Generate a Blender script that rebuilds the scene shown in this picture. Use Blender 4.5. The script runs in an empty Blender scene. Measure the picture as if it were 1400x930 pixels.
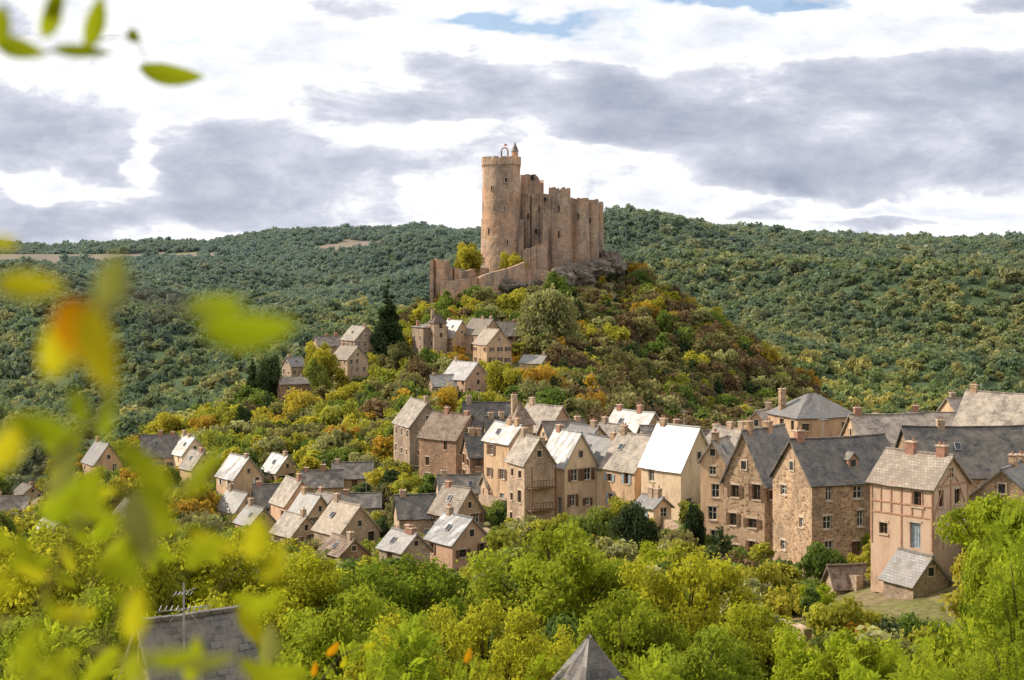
import bpy, math, random, bmesh
import numpy as np
from mathutils import Vector, Matrix, noise as mnoise
rng = np.random.default_rng(7); random.seed(7)
scene = bpy.context.scene
scene.view_settings.view_transform = 'Standard'; scene.view_settings.look = 'None'
scene.view_settings.exposure = 0
F = 2220.0
def wx(px, d): return (px - 700) / F * d
def wz(py, d): return (340 - py) / F * d

# ------------------------------------------------------------------ materials
def new_mat(name):
    m = bpy.data.materials.new(name); m.use_nodes = True
    nt = m.node_tree; nt.nodes.clear()
    return m, nt
def N(nt, typ, **kw):
    n = nt.nodes.new(typ)
    for k, v in kw.items():
        if k.startswith('i_'):
            key = k[2:]
            key = int(key) if key.isdigit() else key.replace('_', ' ')
            n.inputs[key].default_value = v
        else: setattr(n, k, v)
    return n
def ramp(nt, stops, interp='LINEAR'):
    r = nt.nodes.new('ShaderNodeValToRGB'); r.color_ramp.interpolation = interp
    el = r.color_ramp.elements
    while len(el) < len(stops): el.new(0.5)
    for e, (p, c) in zip(el, stops):
        e.position = p; e.color = (*c, 1) if len(c) == 3 else c
    return r
def mixc(nt, a, b, fac, mode='MIX'):
    n = nt.nodes.new('ShaderNodeMix'); n.data_type = 'RGBA'; n.blend_type = mode
    for sock, val in ((n.inputs[0], fac), (n.inputs[6], a), (n.inputs[7], b)):
        if isinstance(val, bpy.types.NodeSocket): nt.links.new(val, sock)
        elif isinstance(val, (int, float)): sock.default_value = val
        else: sock.default_value = (*val, 1)
    return n.outputs[2]
def finish(nt, col, rough=0.85, spec=0.3, bump=None, bstr=0.4, bdist=0.05):
    p = N(nt, 'ShaderNodeBsdfPrincipled'); o = N(nt, 'ShaderNodeOutputMaterial')
    if isinstance(col, bpy.types.NodeSocket): nt.links.new(col, p.inputs['Base Color'])
    else: p.inputs['Base Color'].default_value = (*col, 1)
    p.inputs['Roughness'].default_value = rough
    p.inputs['Specular IOR Level'].default_value = spec
    if bump is not None:
        b = N(nt, 'ShaderNodeBump'); b.inputs['Strength'].default_value = bstr; b.inputs['Distance'].default_value = bdist
        nt.links.new(bump, b.inputs['Height']); nt.links.new(b.outputs[0], p.inputs['Normal'])
    nt.links.new(p.outputs[0], o.inputs[0])

def stone_mat(name, cols, mortar, scale=2.6, contrast=1.0, stain=(0.12, 0.10, 0.08), warm=None, nsc=0.35, bd=.08):
    m, nt = new_mat(name); L = nt.links.new
    tc = N(nt, 'ShaderNodeTexCoord'); mp = N(nt, 'ShaderNodeMapping')
    mp.inputs['Scale'].default_value = (1, 1, 1.7); L(tc.outputs['Object'], mp.inputs[0])
    v = N(nt, 'ShaderNodeTexVoronoi', i_Scale=scale, i_Randomness=0.85); L(mp.outputs[0], v.inputs['Vector'])
    e = N(nt, 'ShaderNodeTexVoronoi', feature='DISTANCE_TO_EDGE', i_Scale=scale, i_Randomness=0.85); L(mp.outputs[0], e.inputs['Vector'])
    sx = N(nt, 'ShaderNodeSeparateColor'); L(v.outputs['Color'], sx.inputs[0])
    k = len(cols); r = ramp(nt, [(i / (k - 1), c) for i, c in enumerate(cols)]); L(sx.outputs[0], r.inputs[0])
    er = ramp(nt, [(0.02, (1, 1, 1)), (0.10, (0, 0, 0))]); L(e.outputs['Distance'], er.inputs[0])
    c = mixc(nt, r.outputs[0], mortar, er.outputs[0])
    mp2 = N(nt, 'ShaderNodeMapping'); mp2.inputs['Scale'].default_value = (1, 1, .4); L(tc.outputs['Object'], mp2.inputs[0])
    n2 = N(nt, 'ShaderNodeTexNoise', i_Scale=nsc, i_Detail=7.0, i_Roughness=0.7); L(mp2.outputs[0], n2.inputs['Vector'])
    if warm:
        n4 = N(nt, 'ShaderNodeTexNoise', i_Scale=nsc * .5, i_Detail=5.0, i_Roughness=.6); L(tc.outputs['Object'], n4.inputs['Vector'])
        w4 = ramp(nt, [(0.44, (0, 0, 0)), (0.6, (.6, .6, .6))]); L(n4.outputs[0], w4.inputs[0]); c = mixc(nt, c, warm, w4.outputs[0])
    sr = ramp(nt, [(0.45, (0, 0, 0)), (0.63, (1, 1, 1))]); L(n2.outputs[0], sr.inputs[0])
    mfac = N(nt, 'ShaderNodeMath', operation='MULTIPLY'); L(sr.outputs[0], mfac.inputs[0]); mfac.inputs[1].default_value = 0.6 * contrast
    c = mixc(nt, c, stain, mfac.outputs[0])
    oi = N(nt, 'ShaderNodeObjectInfo')
    rr = ramp(nt, [(0, (0.82, 0.80, 0.77)), (0.5, (1, 0.96, 0.92)), (1, (1.12, 1.05, 0.96))]); L(oi.outputs['Random'], rr.inputs[0])
    c = mixc(nt, c, rr.outputs[0], 1.0, 'MULTIPLY')
    finish(nt, c, 0.9, 0.2, e.outputs['Distance'], 0.6, bd)
    return m
def plaster_mat(name, col, col2):
    m, nt = new_mat(name); L = nt.links.new
    tc = N(nt, 'ShaderNodeTexCoord')
    mp = N(nt, 'ShaderNodeMapping'); mp.inputs['Scale'].default_value = (1, 1, 0.35); L(tc.outputs['Object'], mp.inputs[0])
    n = N(nt, 'ShaderNodeTexNoise', i_Scale=0.9, i_Detail=8.0, i_Roughness=0.7); L(mp.outputs[0], n.inputs['Vector'])
    dk = tuple(x * .5 for x in col2)
    r = ramp(nt, [(0.35, col), (0.55, col2), (0.7, dk)]); L(n.outputs[0], r.inputs[0])
    n3 = N(nt, 'ShaderNodeTexNoise', i_Scale=14.0, i_Detail=4.0); L(tc.outputs['Object'], n3.inputs['Vector'])
    oi = N(nt, 'ShaderNodeObjectInfo')
    rr = ramp(nt, [(0, (0.78, 0.74, 0.70)), (0.5, (1, 0.95, 0.88)), (1, (1.1, 1.06, 0.98))]); L(oi.outputs['Random'], rr.inputs[0])
    c = mixc(nt, r.outputs[0], rr.outputs[0], 1.0, 'MULTIPLY')
    finish(nt, c, 0.9, 0.2, n3.outputs[0], 0.25, 0.03)
    return m
def roof_mat(name, c1, c2, lich, rough=0.55, spec=0.5, bw=0.42, rh=0.26):
    m, nt = new_mat(name); L = nt.links.new
    uv = N(nt, 'ShaderNodeUVMap')
    b = N(nt, 'ShaderNodeTexBrick', offset=0.5)
    b.inputs['Scale'].default_value = 1.0; b.inputs['Brick Width'].default_value = bw; b.inputs['Row Height'].default_value = rh
    b.inputs['Mortar Size'].default_value = 0.018; b.inputs['Bias'].default_value = 0.0
    b.inputs['Color1'].default_value = (*c1, 1); b.inputs['Color2'].default_value = (*c2, 1)
    b.inputs['Mortar'].default_value = (c1[0] * .3, c1[1] * .3, c1[2] * .3, 1)
    wn = N(nt, 'ShaderNodeTexNoise', i_Scale=3.0, i_Detail=2.0); L(uv.outputs[0], wn.inputs['Vector'])
    wv = N(nt, 'ShaderNodeVectorMath', operation='MULTIPLY_ADD'); L(wn.outputs['Color'], wv.inputs[0]); wv.inputs[1].default_value = (0.10, 0.10, 0); L(uv.outputs[0], wv.inputs[2])
    L(wv.outputs[0], b.inputs['Vector'])
    tc = N(nt, 'ShaderNodeTexCoord')
    n = N(nt, 'ShaderNodeTexNoise', i_Scale=0.8, i_Detail=8.0, i_Roughness=0.78); L(tc.outputs['Object'], n.inputs['Vector'])
    sr = ramp(nt, [(0.42, (0, 0, 0)), (0.60, (1, 1, 1))]); L(n.outputs[0], sr.inputs[0])
    c = mixc(nt, b.outputs['Color'], lich, sr.outputs[0])
    oi = N(nt, 'ShaderNodeObjectInfo')
    rr = ramp(nt, [(0, (0.60, 0.60, 0.61)), (1, (1.18, 1.15, 1.10))]); L(oi.outputs['Random'], rr.inputs[0])
    c = mixc(nt, c, rr.outputs[0], 1.0, 'MULTIPLY')
    finish(nt, c, rough, spec, b.outputs['Fac'], -0.6, 0.06)
    return m
def plain_mat(name, col, rough=0.6, spec=0.4, var=0.25, metal=0):
    m, nt = new_mat(name); L = nt.links.new
    tc = N(nt, 'ShaderNodeTexCoord'); n = N(nt, 'ShaderNodeTexNoise', i_Scale=4.0, i_Detail=5.0); L(tc.outputs['Object'], n.inputs['Vector'])
    r = ramp(nt, [(0.3, tuple(c * (1 - var) for c in col)), (0.7, tuple(min(1, c * (1 + var)) for c in col))]); L(n.outputs[0], r.inputs[0])
    finish(nt, r.outputs[0], rough, spec)
    return m
def foliage_mat(name, cols, transl=0.4, tboost=(1.28, 1.3, 0.75), shlo=0.55, far=None):
    m, nt = new_mat(name); L = nt.links.new
    oi = N(nt, 'ShaderNodeObjectInfo')
    k = len(cols); r = ramp(nt, [(i / (k - 1), c) for i, c in enumerate(cols)]); L(oi.outputs['Random'], r.inputs[0])
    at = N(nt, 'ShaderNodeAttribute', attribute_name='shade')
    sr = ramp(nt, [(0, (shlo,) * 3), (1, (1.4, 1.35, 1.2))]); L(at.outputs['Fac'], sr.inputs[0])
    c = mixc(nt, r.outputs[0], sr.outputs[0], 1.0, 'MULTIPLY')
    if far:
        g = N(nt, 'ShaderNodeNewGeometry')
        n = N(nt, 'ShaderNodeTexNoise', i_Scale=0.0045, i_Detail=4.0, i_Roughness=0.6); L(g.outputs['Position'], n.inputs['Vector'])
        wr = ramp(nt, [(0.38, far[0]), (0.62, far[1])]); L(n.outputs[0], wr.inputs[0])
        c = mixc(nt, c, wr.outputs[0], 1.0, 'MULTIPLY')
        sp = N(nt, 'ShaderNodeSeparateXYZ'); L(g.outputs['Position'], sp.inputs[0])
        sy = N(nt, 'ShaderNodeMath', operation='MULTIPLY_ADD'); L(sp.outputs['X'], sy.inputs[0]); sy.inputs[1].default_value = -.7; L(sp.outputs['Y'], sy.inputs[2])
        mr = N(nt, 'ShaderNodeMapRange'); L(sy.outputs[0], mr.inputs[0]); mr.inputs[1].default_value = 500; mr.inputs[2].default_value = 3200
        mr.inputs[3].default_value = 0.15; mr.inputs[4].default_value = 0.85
        c = mixc(nt, c, (0.21, 0.275, 0.30), mr.outputs[0])  # aerial haze painted into the leaf colour, stronger far off and to the left
    d = N(nt, 'ShaderNodeBsdfDiffuse'); L(c, d.inputs[0])
    t = N(nt, 'ShaderNodeBsdfTranslucent'); tcx = mixc(nt, c, tboost, 1.0, 'MULTIPLY'); L(tcx, t.inputs[0])
    mx = N(nt, 'ShaderNodeMixShader'); mx.inputs[0].default_value = transl
    L(d.outputs[0], mx.inputs[1]); L(t.outputs[0], mx.inputs[2])
    o = N(nt, 'ShaderNodeOutputMaterial'); L(mx.outputs[0], o.inputs[0])
    return m

M = {}
M['stone'] = stone_mat('rubble_stone', [(0.21, 0.125, 0.08), (0.48, 0.31, 0.19), (0.31, 0.20, 0.125), (0.62, 0.44, 0.29), (0.38, 0.265, 0.18)], (0.58, 0.43, 0.30))
M['stone2'] = stone_mat('grey_rubble_stone', [(0.29, 0.21, 0.15), (0.50, 0.37, 0.265), (0.38, 0.28, 0.20), (0.60, 0.47, 0.35)], (0.54, 0.42, 0.32))
M['stone3'] = stone_mat('red_rubble_stone', [(0.20, 0.11, 0.08), (0.38, 0.22, 0.14), (0.29, 0.18, 0.12), (0.48, 0.31, 0.21)], (0.46, 0.32, 0.22))
M['castle'] = stone_mat('castle_stone', [(0.31, 0.22, 0.165), (0.53, 0.385, 0.29), (0.40, 0.29, 0.22), (0.63, 0.475, 0.36)], (0.44, 0.33, 0.25), 0.9, 1.4, (0.165, 0.14, 0.13), (0.53, 0.30, 0.18), 0.2, .25)
M['rock'] = stone_mat('rock', [(0.20, 0.17, 0.15), (0.30, 0.26, 0.22), (0.24, 0.20, 0.17)], (0.12, 0.10, 0.08), 0.5, 1.2)
M['plaster'] = plaster_mat('tan_plaster', (0.70, 0.50, 0.33), (0.53, 0.37, 0.245))
M['cream'] = plaster_mat('cream_plaster', (0.85, 0.70, 0.51), (0.72, 0.56, 0.40))
M['pink'] = plaster_mat('pink_plaster', (0.68, 0.46, 0.33), (0.56, 0.37, 0.27))
M['rose'] = plaster_mat('rose_plaster', (0.84, 0.64, 0.49), (0.74, 0.53, 0.40))
M['slate'] = roof_mat('dark_slate_roof', (0.07, 0.067, 0.067), (0.15, 0.14, 0.135), (0.22, 0.19, 0.155))
M['slate_m'] = roof_mat('grey_slate_roof', (0.24, 0.235, 0.24), (0.38, 0.37, 0.365), (0.24, 0.21, 0.175))
M['slate_l'] = roof_mat('pale_slate_roof', (0.44, 0.43, 0.43), (0.68, 0.67, 0.67), (0.29, 0.26, 0.225), 0.4, 0.6)  # sun glare on slate painted in as a paler base colour
M['lauze'] = roof_mat('stone_tile_roof', (0.18, 0.15, 0.13), (0.31, 0.265, 0.225), (0.40, 0.345, 0.285), 0.7, 0.4, 0.5, 0.34)
M['lauze_l'] = roof_mat('pale_tile_roof', (0.40, 0.33, 0.27), (0.57, 0.49, 0.40), (0.30, 0.245, 0.195), 0.8, 0.3, 0.3, 0.3)
M['lauze_d'] = roof_mat('brown_tile_roof', (0.13, 0.085, 0.065), (0.22, 0.15, 0.11), (0.28, 0.22, 0.17), 0.8, 0.3, 0.3, 0.4)
M['glass'] = plain_mat('window_glass', (0.03, 0.035, 0.04), 0.12, 0.6)
M['white'] = plain_mat('white_painted_wood', (0.72, 0.68, 0.62), 0.6, 0.3, 0.1)
M['wood'] = plain_mat('weathered_wood', (0.17, 0.10, 0.06), 0.8, 0.2)
M['timber'] = plain_mat('red_timber', (0.48, 0.27, 0.18), 0.8, 0.2)
M['blue'] = plain_mat('blue_grey_paint', (0.32, 0.38, 0.42), 0.6, 0.3)
M['brick'] = plain_mat('chimney_brick', (0.38, 0.20, 0.14), 0.9, 0.2)
M['trim'] = plain_mat('dressed_stone', (0.58, 0.45, 0.33), 0.9, 0.2)
M['metal'] = plain_mat('galvanised_metal', (0.35, 0.35, 0.36), 0.4, 0.5)
M['bark'] = plain_mat('bark', (0.07, 0.05, 0.035), 0.9, 0.1, 0.4)
M['opening_dark'] = plain_mat('painted_opening_shade', (0.03, 0.022, 0.018), 0.9, 0.1)  # near-black colour stands in for the shade inside castle openings
M['flag'] = plain_mat('flag_cloth', (0.7, 0.2, 0.06), 0.8, 0.2)
FOL = {
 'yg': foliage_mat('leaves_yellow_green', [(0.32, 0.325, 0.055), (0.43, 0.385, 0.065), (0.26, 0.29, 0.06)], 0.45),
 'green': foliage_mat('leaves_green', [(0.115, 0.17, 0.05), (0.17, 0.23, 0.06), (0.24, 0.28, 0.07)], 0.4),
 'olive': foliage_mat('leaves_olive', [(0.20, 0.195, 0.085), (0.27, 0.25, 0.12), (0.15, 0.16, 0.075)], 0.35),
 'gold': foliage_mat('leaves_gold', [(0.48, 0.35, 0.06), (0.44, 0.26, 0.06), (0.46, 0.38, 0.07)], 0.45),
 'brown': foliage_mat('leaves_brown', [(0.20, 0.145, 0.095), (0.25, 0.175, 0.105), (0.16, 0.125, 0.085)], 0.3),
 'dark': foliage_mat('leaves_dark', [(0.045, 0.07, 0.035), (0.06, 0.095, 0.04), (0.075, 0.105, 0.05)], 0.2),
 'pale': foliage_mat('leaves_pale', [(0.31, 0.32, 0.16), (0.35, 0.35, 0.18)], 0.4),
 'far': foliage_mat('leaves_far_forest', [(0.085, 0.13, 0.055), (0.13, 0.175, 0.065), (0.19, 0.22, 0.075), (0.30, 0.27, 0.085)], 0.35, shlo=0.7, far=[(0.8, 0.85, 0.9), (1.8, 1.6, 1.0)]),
 'robinia': foliage_mat('leaves_robinia', [(0.39, 0.405, 0.04), (0.46, 0.445, 0.05), (0.30, 0.35, 0.04), (0.21, 0.28, 0.04)], 0.5, shlo=0.45),
 'fresh': foliage_mat('leaves_fresh', [(0.33, 0.41, 0.035), (0.40, 0.45, 0.045), (0.23, 0.32, 0.035)], 0.5, shlo=0.45),
}

# ------------------------------------------------------------------ mesh builder
class MB:
    def __init__(s): s.v = []; s.f = []; s.m = []; s.uv = []
    def quad(s, a, b, c, d, mat=0, uv=None):
        i = len(s.v); s.v += [tuple(a), tuple(b), tuple(c), tuple(d)]; s.f.append((i, i + 1, i + 2, i + 3)); s.m.append(mat)
        s.uv += uv if uv else [(0, 0), (1, 0), (1, 1), (0, 1)]
    def tri(s, a, b, c, mat=0):
        i = len(s.v); s.v += [tuple(a), tuple(b), tuple(c)]; s.f.append((i, i + 1, i + 2)); s.m.append(mat); s.uv += [(0, 0), (1, 0), (0, 1)]
    def box(s, o, X, Y, Z, mat=0):
        o, X, Y, Z = Vector(o), Vector(X), Vector(Y), Vector(Z)
        if X.cross(Y).dot(Z) < 0: X, Y = Y, X
        s.quad(o, o + Y, o + X + Y, o + X, mat); s.quad(o + Z, o + X + Z, o + X + Y + Z, o + Y + Z, mat)
        s.quad(o, o + X, o + X + Z, o + Z, mat); s.quad(o + Y, o + Y + Z, o + X + Y + Z, o + X + Y, mat)
        s.quad(o, o + Z, o + Y + Z, o + Y, mat); s.quad(o + X, o + X + Y, o + X + Y + Z, o + X + Z, mat)
    def tube(s, p0, p1, r0, r1, seg=6, mat=0):
        p0, p1 = Vector(p0), Vector(p1); d = (p1 - p0)
        if d.length < 1e-6: return
        d.normalize(); a = d.orthogonal().normalized(); b = d.cross(a)
        for i in range(seg):
            t0, t1 = 2 * math.pi * i / seg, 2 * math.pi * (i + 1) / seg
            e0 = a * math.cos(t0) + b * math.sin(t0); e1 = a * math.cos(t1) + b * math.sin(t1)
            s.quad(p0 + e0 * r0, p0 + e1 * r0, p1 + e1 * r1, p1 + e0 * r1, mat)
    def slope(s, A, B, C, D, t=0.16, nx=8, ny=4, mat=0, jit=0.04):
        A, B, C, D = map(Vector, (A, B, C, D)); n = (B - A).cross(D - A)
        if n.length < 1e-6: n = (B - A).cross(C - A)
        n.normalize(); lu = (B - A).length; lv = ((D + C) / 2 - (A + B) / 2).length
        P = [[None] * (ny + 1) for _ in range(nx + 1)]
        for i in range(nx + 1):
            for j in range(ny + 1):
                u, v = i / nx, j / ny
                p = A.lerp(B, u).lerp(D.lerp(C, u), v)
                sag = -0.09 * math.sin(math.pi * u) * (lu / 8) * (1 if v > 0.05 else 0.6)
                if 0 < i < nx and j < ny: p = p + n * random.gauss(0, jit)
                P[i][j] = p + Vector((0, 0, sag))
        for i in range(nx):
            for j in range(ny):
                u0, u1, v0, v1 = i / nx * lu, (i + 1) / nx * lu, j / ny * lv, (j + 1) / ny * lv
                s.quad(P[i][j], P[i + 1][j], P[i + 1][j + 1], P[i][j + 1], mat, [(u0, v0), (u1, v0), (u1, v1), (u0, v1)])
        k = n * -t
        for i in range(nx):
            s.quad(P[i][0] + k, P[i + 1][0] + k, P[i + 1][0], P[i][0], mat)
        for j in range(ny):
            s.quad(P[0][j + 1] + k, P[0][j] + k, P[0][j], P[0][j + 1], mat)
            s.quad(P[nx][j] + k, P[nx][j + 1] + k, P[nx][j + 1], P[nx][j], mat)
        s.quad(P[0][0] + k, P[0][ny] + k, P[nx][ny] + k, P[nx][0] + k, mat)
    def build(s, name, mats, parent=None, shade=None):
        me = bpy.data.meshes.new(name); me.from_pydata(s.v, [], s.f)
        me.polygons.foreach_set('material_index', s.m)
        uvl = me.uv_layers.new(name='UVMap'); uvl.data.foreach_set('uv', np.array(s.uv, dtype=np.float32).ravel())
        for m in mats: me.materials.append(m)
        me.update(); ob = bpy.data.objects.new(name, me); scene.collection.objects.link(ob)
        if parent: ob.parent = parent
        return ob
def empty(name, loc, yaw=0):
    e = bpy.data.objects.new(name, None); e.empty_display_size = 1; e.location = loc; e.rotation_euler = (0, 0, yaw)
    scene.collection.objects.link(e); return e

# ------------------------------------------------------------------ house table
HS = [
 ('stone_house', 1044, 770, 162, 7, 4.8, 655, 590, 48, 'stone', 'slate', {}),
 ('stone_house', 1145, 768, 152, 10, 6.6, 655, 603, 23, 'stone', 'slate', {'dormer': 1, 'few': 1}),
 ('half_timbered_house', 1257, 748, 132, 5.8, 5.2, 662, 624, 133, 'rose', 'lauze_l', {'timber': 1}),
 ('stone_house', 1335, 690, 174, 16, 8, 645, 586, 6, 'stone', 'slate', {}),
 ('village_house', 1385, 640, 205, 12, 9, 590, 540, 140, 'plaster', 'lauze', {}),
 ('village_house', 1212, 650, 198, 9, 7, 605, 569, 8, 'stone', 'lauze', {}),
 ('hipped_roof_house', 1110, 650, 208, 8.5, 7.5, 568, 540, 20, 'plaster', 'slate_m', {'hip': 1}),
 ('village_house', 1044, 640, 214, 5, 5, 588, 563, 60, 'plaster', 'lauze', {}),
 ('village_house', 1290, 640, 222, 9, 7, 592, 566, 165, 'pink', 'lauze', {}),
 ('village_house', 1335, 620, 240, 10, 8, 578, 545, 20, 'plaster', 'lauze', {}),
 ('village_house', 1180, 640, 225, 6, 5, 590, 574, 130, 'plaster', 'lauze_l', {}),
 ('stone_house', 1385, 720, 140, 8, 6, 680, 640, 60, 'stone', 'slate', {}),
 ('stone_shed', 1252, 856, 128, 3.4, 3.6, 797, 764, 118, 'stone2', 'slate_m', {'shed': 1}),
 ('stone_shed', 1158, 838, 138, 3.0, 2.6, 803, 780, 10, 'stone2', 'lauze_d', {'shed': 1}),
 ('village_house', 984, 752, 176, 4.2, 2.8, 630, 604, 62, 'plaster', 'lauze', {}),
 ('village_house', 928, 705, 192, 6.5, 6, 638, 585, 130, 'cream', 'slate_l', {'tall': 1}),
 ('village_house', 870, 700, 200, 6, 6.0, 640, 597, 128, 'plaster', 'lauze', {}),
 ('village_house', 825, 700, 206, 6, 5, 636, 600, 124, 'cream', 'slate_m', {}),
 ('village_house', 777, 702, 204, 5.5, 4.8, 634, 592, 122, 'cream', 'slate_l', {}),
 ('stone_house', 725, 732, 200, 5.0, 4.0, 632, 600, 115, 'stone2', 'lauze', {'balcony': 1}),
 ('village_house', 695, 695, 222, 6, 4, 604, 582, 125, 'plaster', 'slate_l', {}),
 ('village_house', 800, 660, 222, 5, 5, 606, 584, 132, 'plaster', 'slate_m', {}),
 ('village_house', 838, 655, 226, 5, 5, 604, 582, 126, 'plaster', 'lauze', {}),
 ('village_house', 958, 660, 206, 6, 5, 616, 592, 18, 'plaster', 'lauze', {}),
 ('village_house', 1000, 655, 200, 5, 5, 612, 588, 130, 'stone2', 'lauze', {}),
 ('village_house', 893, 720, 184, 3.2, 2.6, 694, 682, 125, 'cream', 'slate_m', {}),
 ('village_house', 752, 672, 216, 4, 4, 630, 606, 20, 'stone2', 'slate', {}),
 ('round_house_turret', 711, 640, 240, 3, 3, 578, 550, 20, 'stone2', 'lauze_d', {'hip': 1}),
 ('village_house', 745, 650, 248, 7, 6, 588, 556, 135, 'plaster', 'lauze', {}),
 ('village_house', 770, 650, 232, 6, 6, 606, 578, 20, 'plaster', 'lauze', {}),
 ('village_house', 868, 650, 240, 8, 6, 596, 564, 130, 'plaster', 'slate_l', {}),
 ('village_house', 905, 650, 225, 6, 5, 606, 584, 15, 'stone2', 'lauze', {}),
 ('village_house', 668, 650, 262, 8, 6, 585, 552, 5, 'plaster', 'slate', {}),
 ('village_house', 690, 650, 252, 6, 5, 600, 572, 10, 'stone2', 'slate', {}),
 ('village_house', 660, 665, 235, 5, 5, 622, 595, 15, 'stone3', 'slate', {}),
 ('stone_house', 618, 668, 262, 8, 7, 598, 567, 140, 'stone3', 'lauze_d', {'few': 1}),
 ('stone_house', 573, 652, 286, 9, 6.5, 580, 549, 112, 'stone2', 'lauze', {}),
 ('village_house', 628, 700, 230, 6, 5, 672, 652, 10, 'stone2', 'slate', {}),
 ('village_house', 493, 705, 250, 6, 5, 692, 677, 4, 'stone2', 'slate', {}),
 ('village_house', 676, 690, 224, 3, 3, 665, 651, 20, 'stone2', 'lauze', {}),
 ('village_house', 627, 800, 190, 5.4, 5.4, 740, 709, 126, 'pink', 'slate_l', {'shut': 1}),
 ('stone_house', 568, 745, 214, 5, 5, 706, 680, 12, 'stone2', 'slate', {}),
 ('stone_house', 625, 745, 212, 5, 5, 702, 669, 132, 'stone2', 'lauze_l', {}),
 ('stone_house', 474, 748, 222, 6.5, 6.5, 726, 691, 128, 'stone2', 'lauze_l', {}),
 ('village_house', 402, 715, 255, 5.5, 5.5, 688, 657, 122, 'pink', 'lauze', {}),
 ('village_house', 425, 728, 245, 5, 5, 705, 678, 130, 'plaster', 'slate_m', {}),
 ('village_house', 328, 690, 292, 6.5, 6, 652, 625, 128, 'plaster', 'slate_l', {}),
 ('village_house', 383, 665, 310, 5.5, 5, 644, 623, 128, 'plaster', 'slate_l', {}),
 ('village_house', 325, 712, 265, 6, 4.5, 697, 674, 130, 'cream', 'slate_m', {}),
 ('village_house', 372, 705, 270, 6, 5, 690, 664, 15, 'stone2', 'slate', {}),
 ('village_house', 218, 645, 332, 7, 6, 622, 596, 10, 'plaster', 'slate', {}),
 ('village_house', 258, 648, 330, 6, 5.5, 620, 598, 125, 'cream', 'slate_l', {}),
 ('village_house', 140, 650, 336, 7, 6, 632, 606, 125, 'plaster', 'slate_m', {}),
 ('village_house', 270, 668, 312, 5, 5, 640, 618, 128, 'plaster', 'lauze', {}),
 ('village_house', 440, 680, 285, 7, 5, 664, 645, 8, 'plaster', 'slate', {}),
 ('village_house', 482, 668, 290, 7, 5, 652, 634, 5, 'plaster', 'slate', {}),
 ('village_house', 350, 730, 246, 5, 4.5, 716, 695, 125, 'plaster', 'slate_m', {}),
 ('village_house', 447, 712, 262, 5, 4.5, 694, 676, 128, 'stone2', 'lauze', {}),
 ('village_house', 112, 712, 300, 5, 4.5, 700, 683, 20, 'cream', 'slate_m', {}),
 ('village_house', 180, 722, 290, 5, 4.5, 704, 686, 130, 'cream', 'lauze', {}),
 ('village_house', 15, 708, 320, 6, 5, 696, 680, 20, 'stone2', 'lauze', {}),
 ('village_house', 70, 740, 280, 6, 5, 728, 714, 130, 'stone2', 'slate_l', {}),
 ('village_house', 38, 688, 350, 5, 5, 676, 664, 130, 'cream', 'lauze', {}),
 ('stone_house', 553, 780, 186, 4.4, 4, 752, 731, 130, 'stone2', 'slate_m', {}),
 ('stone_house', 470, 775, 200, 5, 4, 757, 738, 125, 'stone3', 'lauze_d', {}),
 ('village_house', 405, 748, 232, 5.5, 5, 730, 706, 128, 'stone2', 'lauze', {}),
 ('tower_house', 588, 492, 478, 8, 8, 447, 442, 28, 'stone2', 'lauze', {'hip': 1, 'few': 1}),
 ('stair_turret', 598, 490, 474, 4, 4, 441, 428, 28, 'stone2', 'lauze_d', {'hip': 1}),
 ('village_house', 622, 478, 480, 7, 7, 460, 438, 128, 'plaster', 'slate_l', {}),
 ('village_house', 660, 480, 478, 9, 8, 456, 436, 132, 'plaster', 'lauze_l', {}),
 ('village_house', 673, 500, 460, 8, 8, 470, 450, 120, 'plaster', 'lauze_l', {}),
 ('village_house', 692, 478, 482, 7, 7, 458, 440, 20, 'plaster', 'lauze', {}),
 ('village_house', 637, 540, 430, 10, 8.5, 517, 495, 130, 'pink', 'slate_l', {}),
 ('village_house', 607, 540, 428, 7, 6, 527, 513, 15, 'stone2', 'slate_m', {}),
 ('stone_house', 491, 492, 470, 8, 7.5, 464, 446, 125, 'stone2', 'lauze', {}),
 ('village_house', 478, 512, 452, 8, 7, 490, 473, 130, 'stone2', 'lauze_l', {}),
 ('village_house', 447, 490, 480, 7, 7, 472, 460, 20, 'stone2', 'lauze', {}),
 ('ruined_stone_house', 402, 548, 450, 9, 7, 524, 516, 20, 'stone3', 'lauze', {'few': 1}),
 ('village_house', 402, 518, 470, 5, 5, 500, 489, 40, 'stone2', 'slate_m', {}),
 ('village_house', 732, 506, 455, 7, 6, 496, 486, 150, 'plaster', 'slate_m', {}),
]
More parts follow.
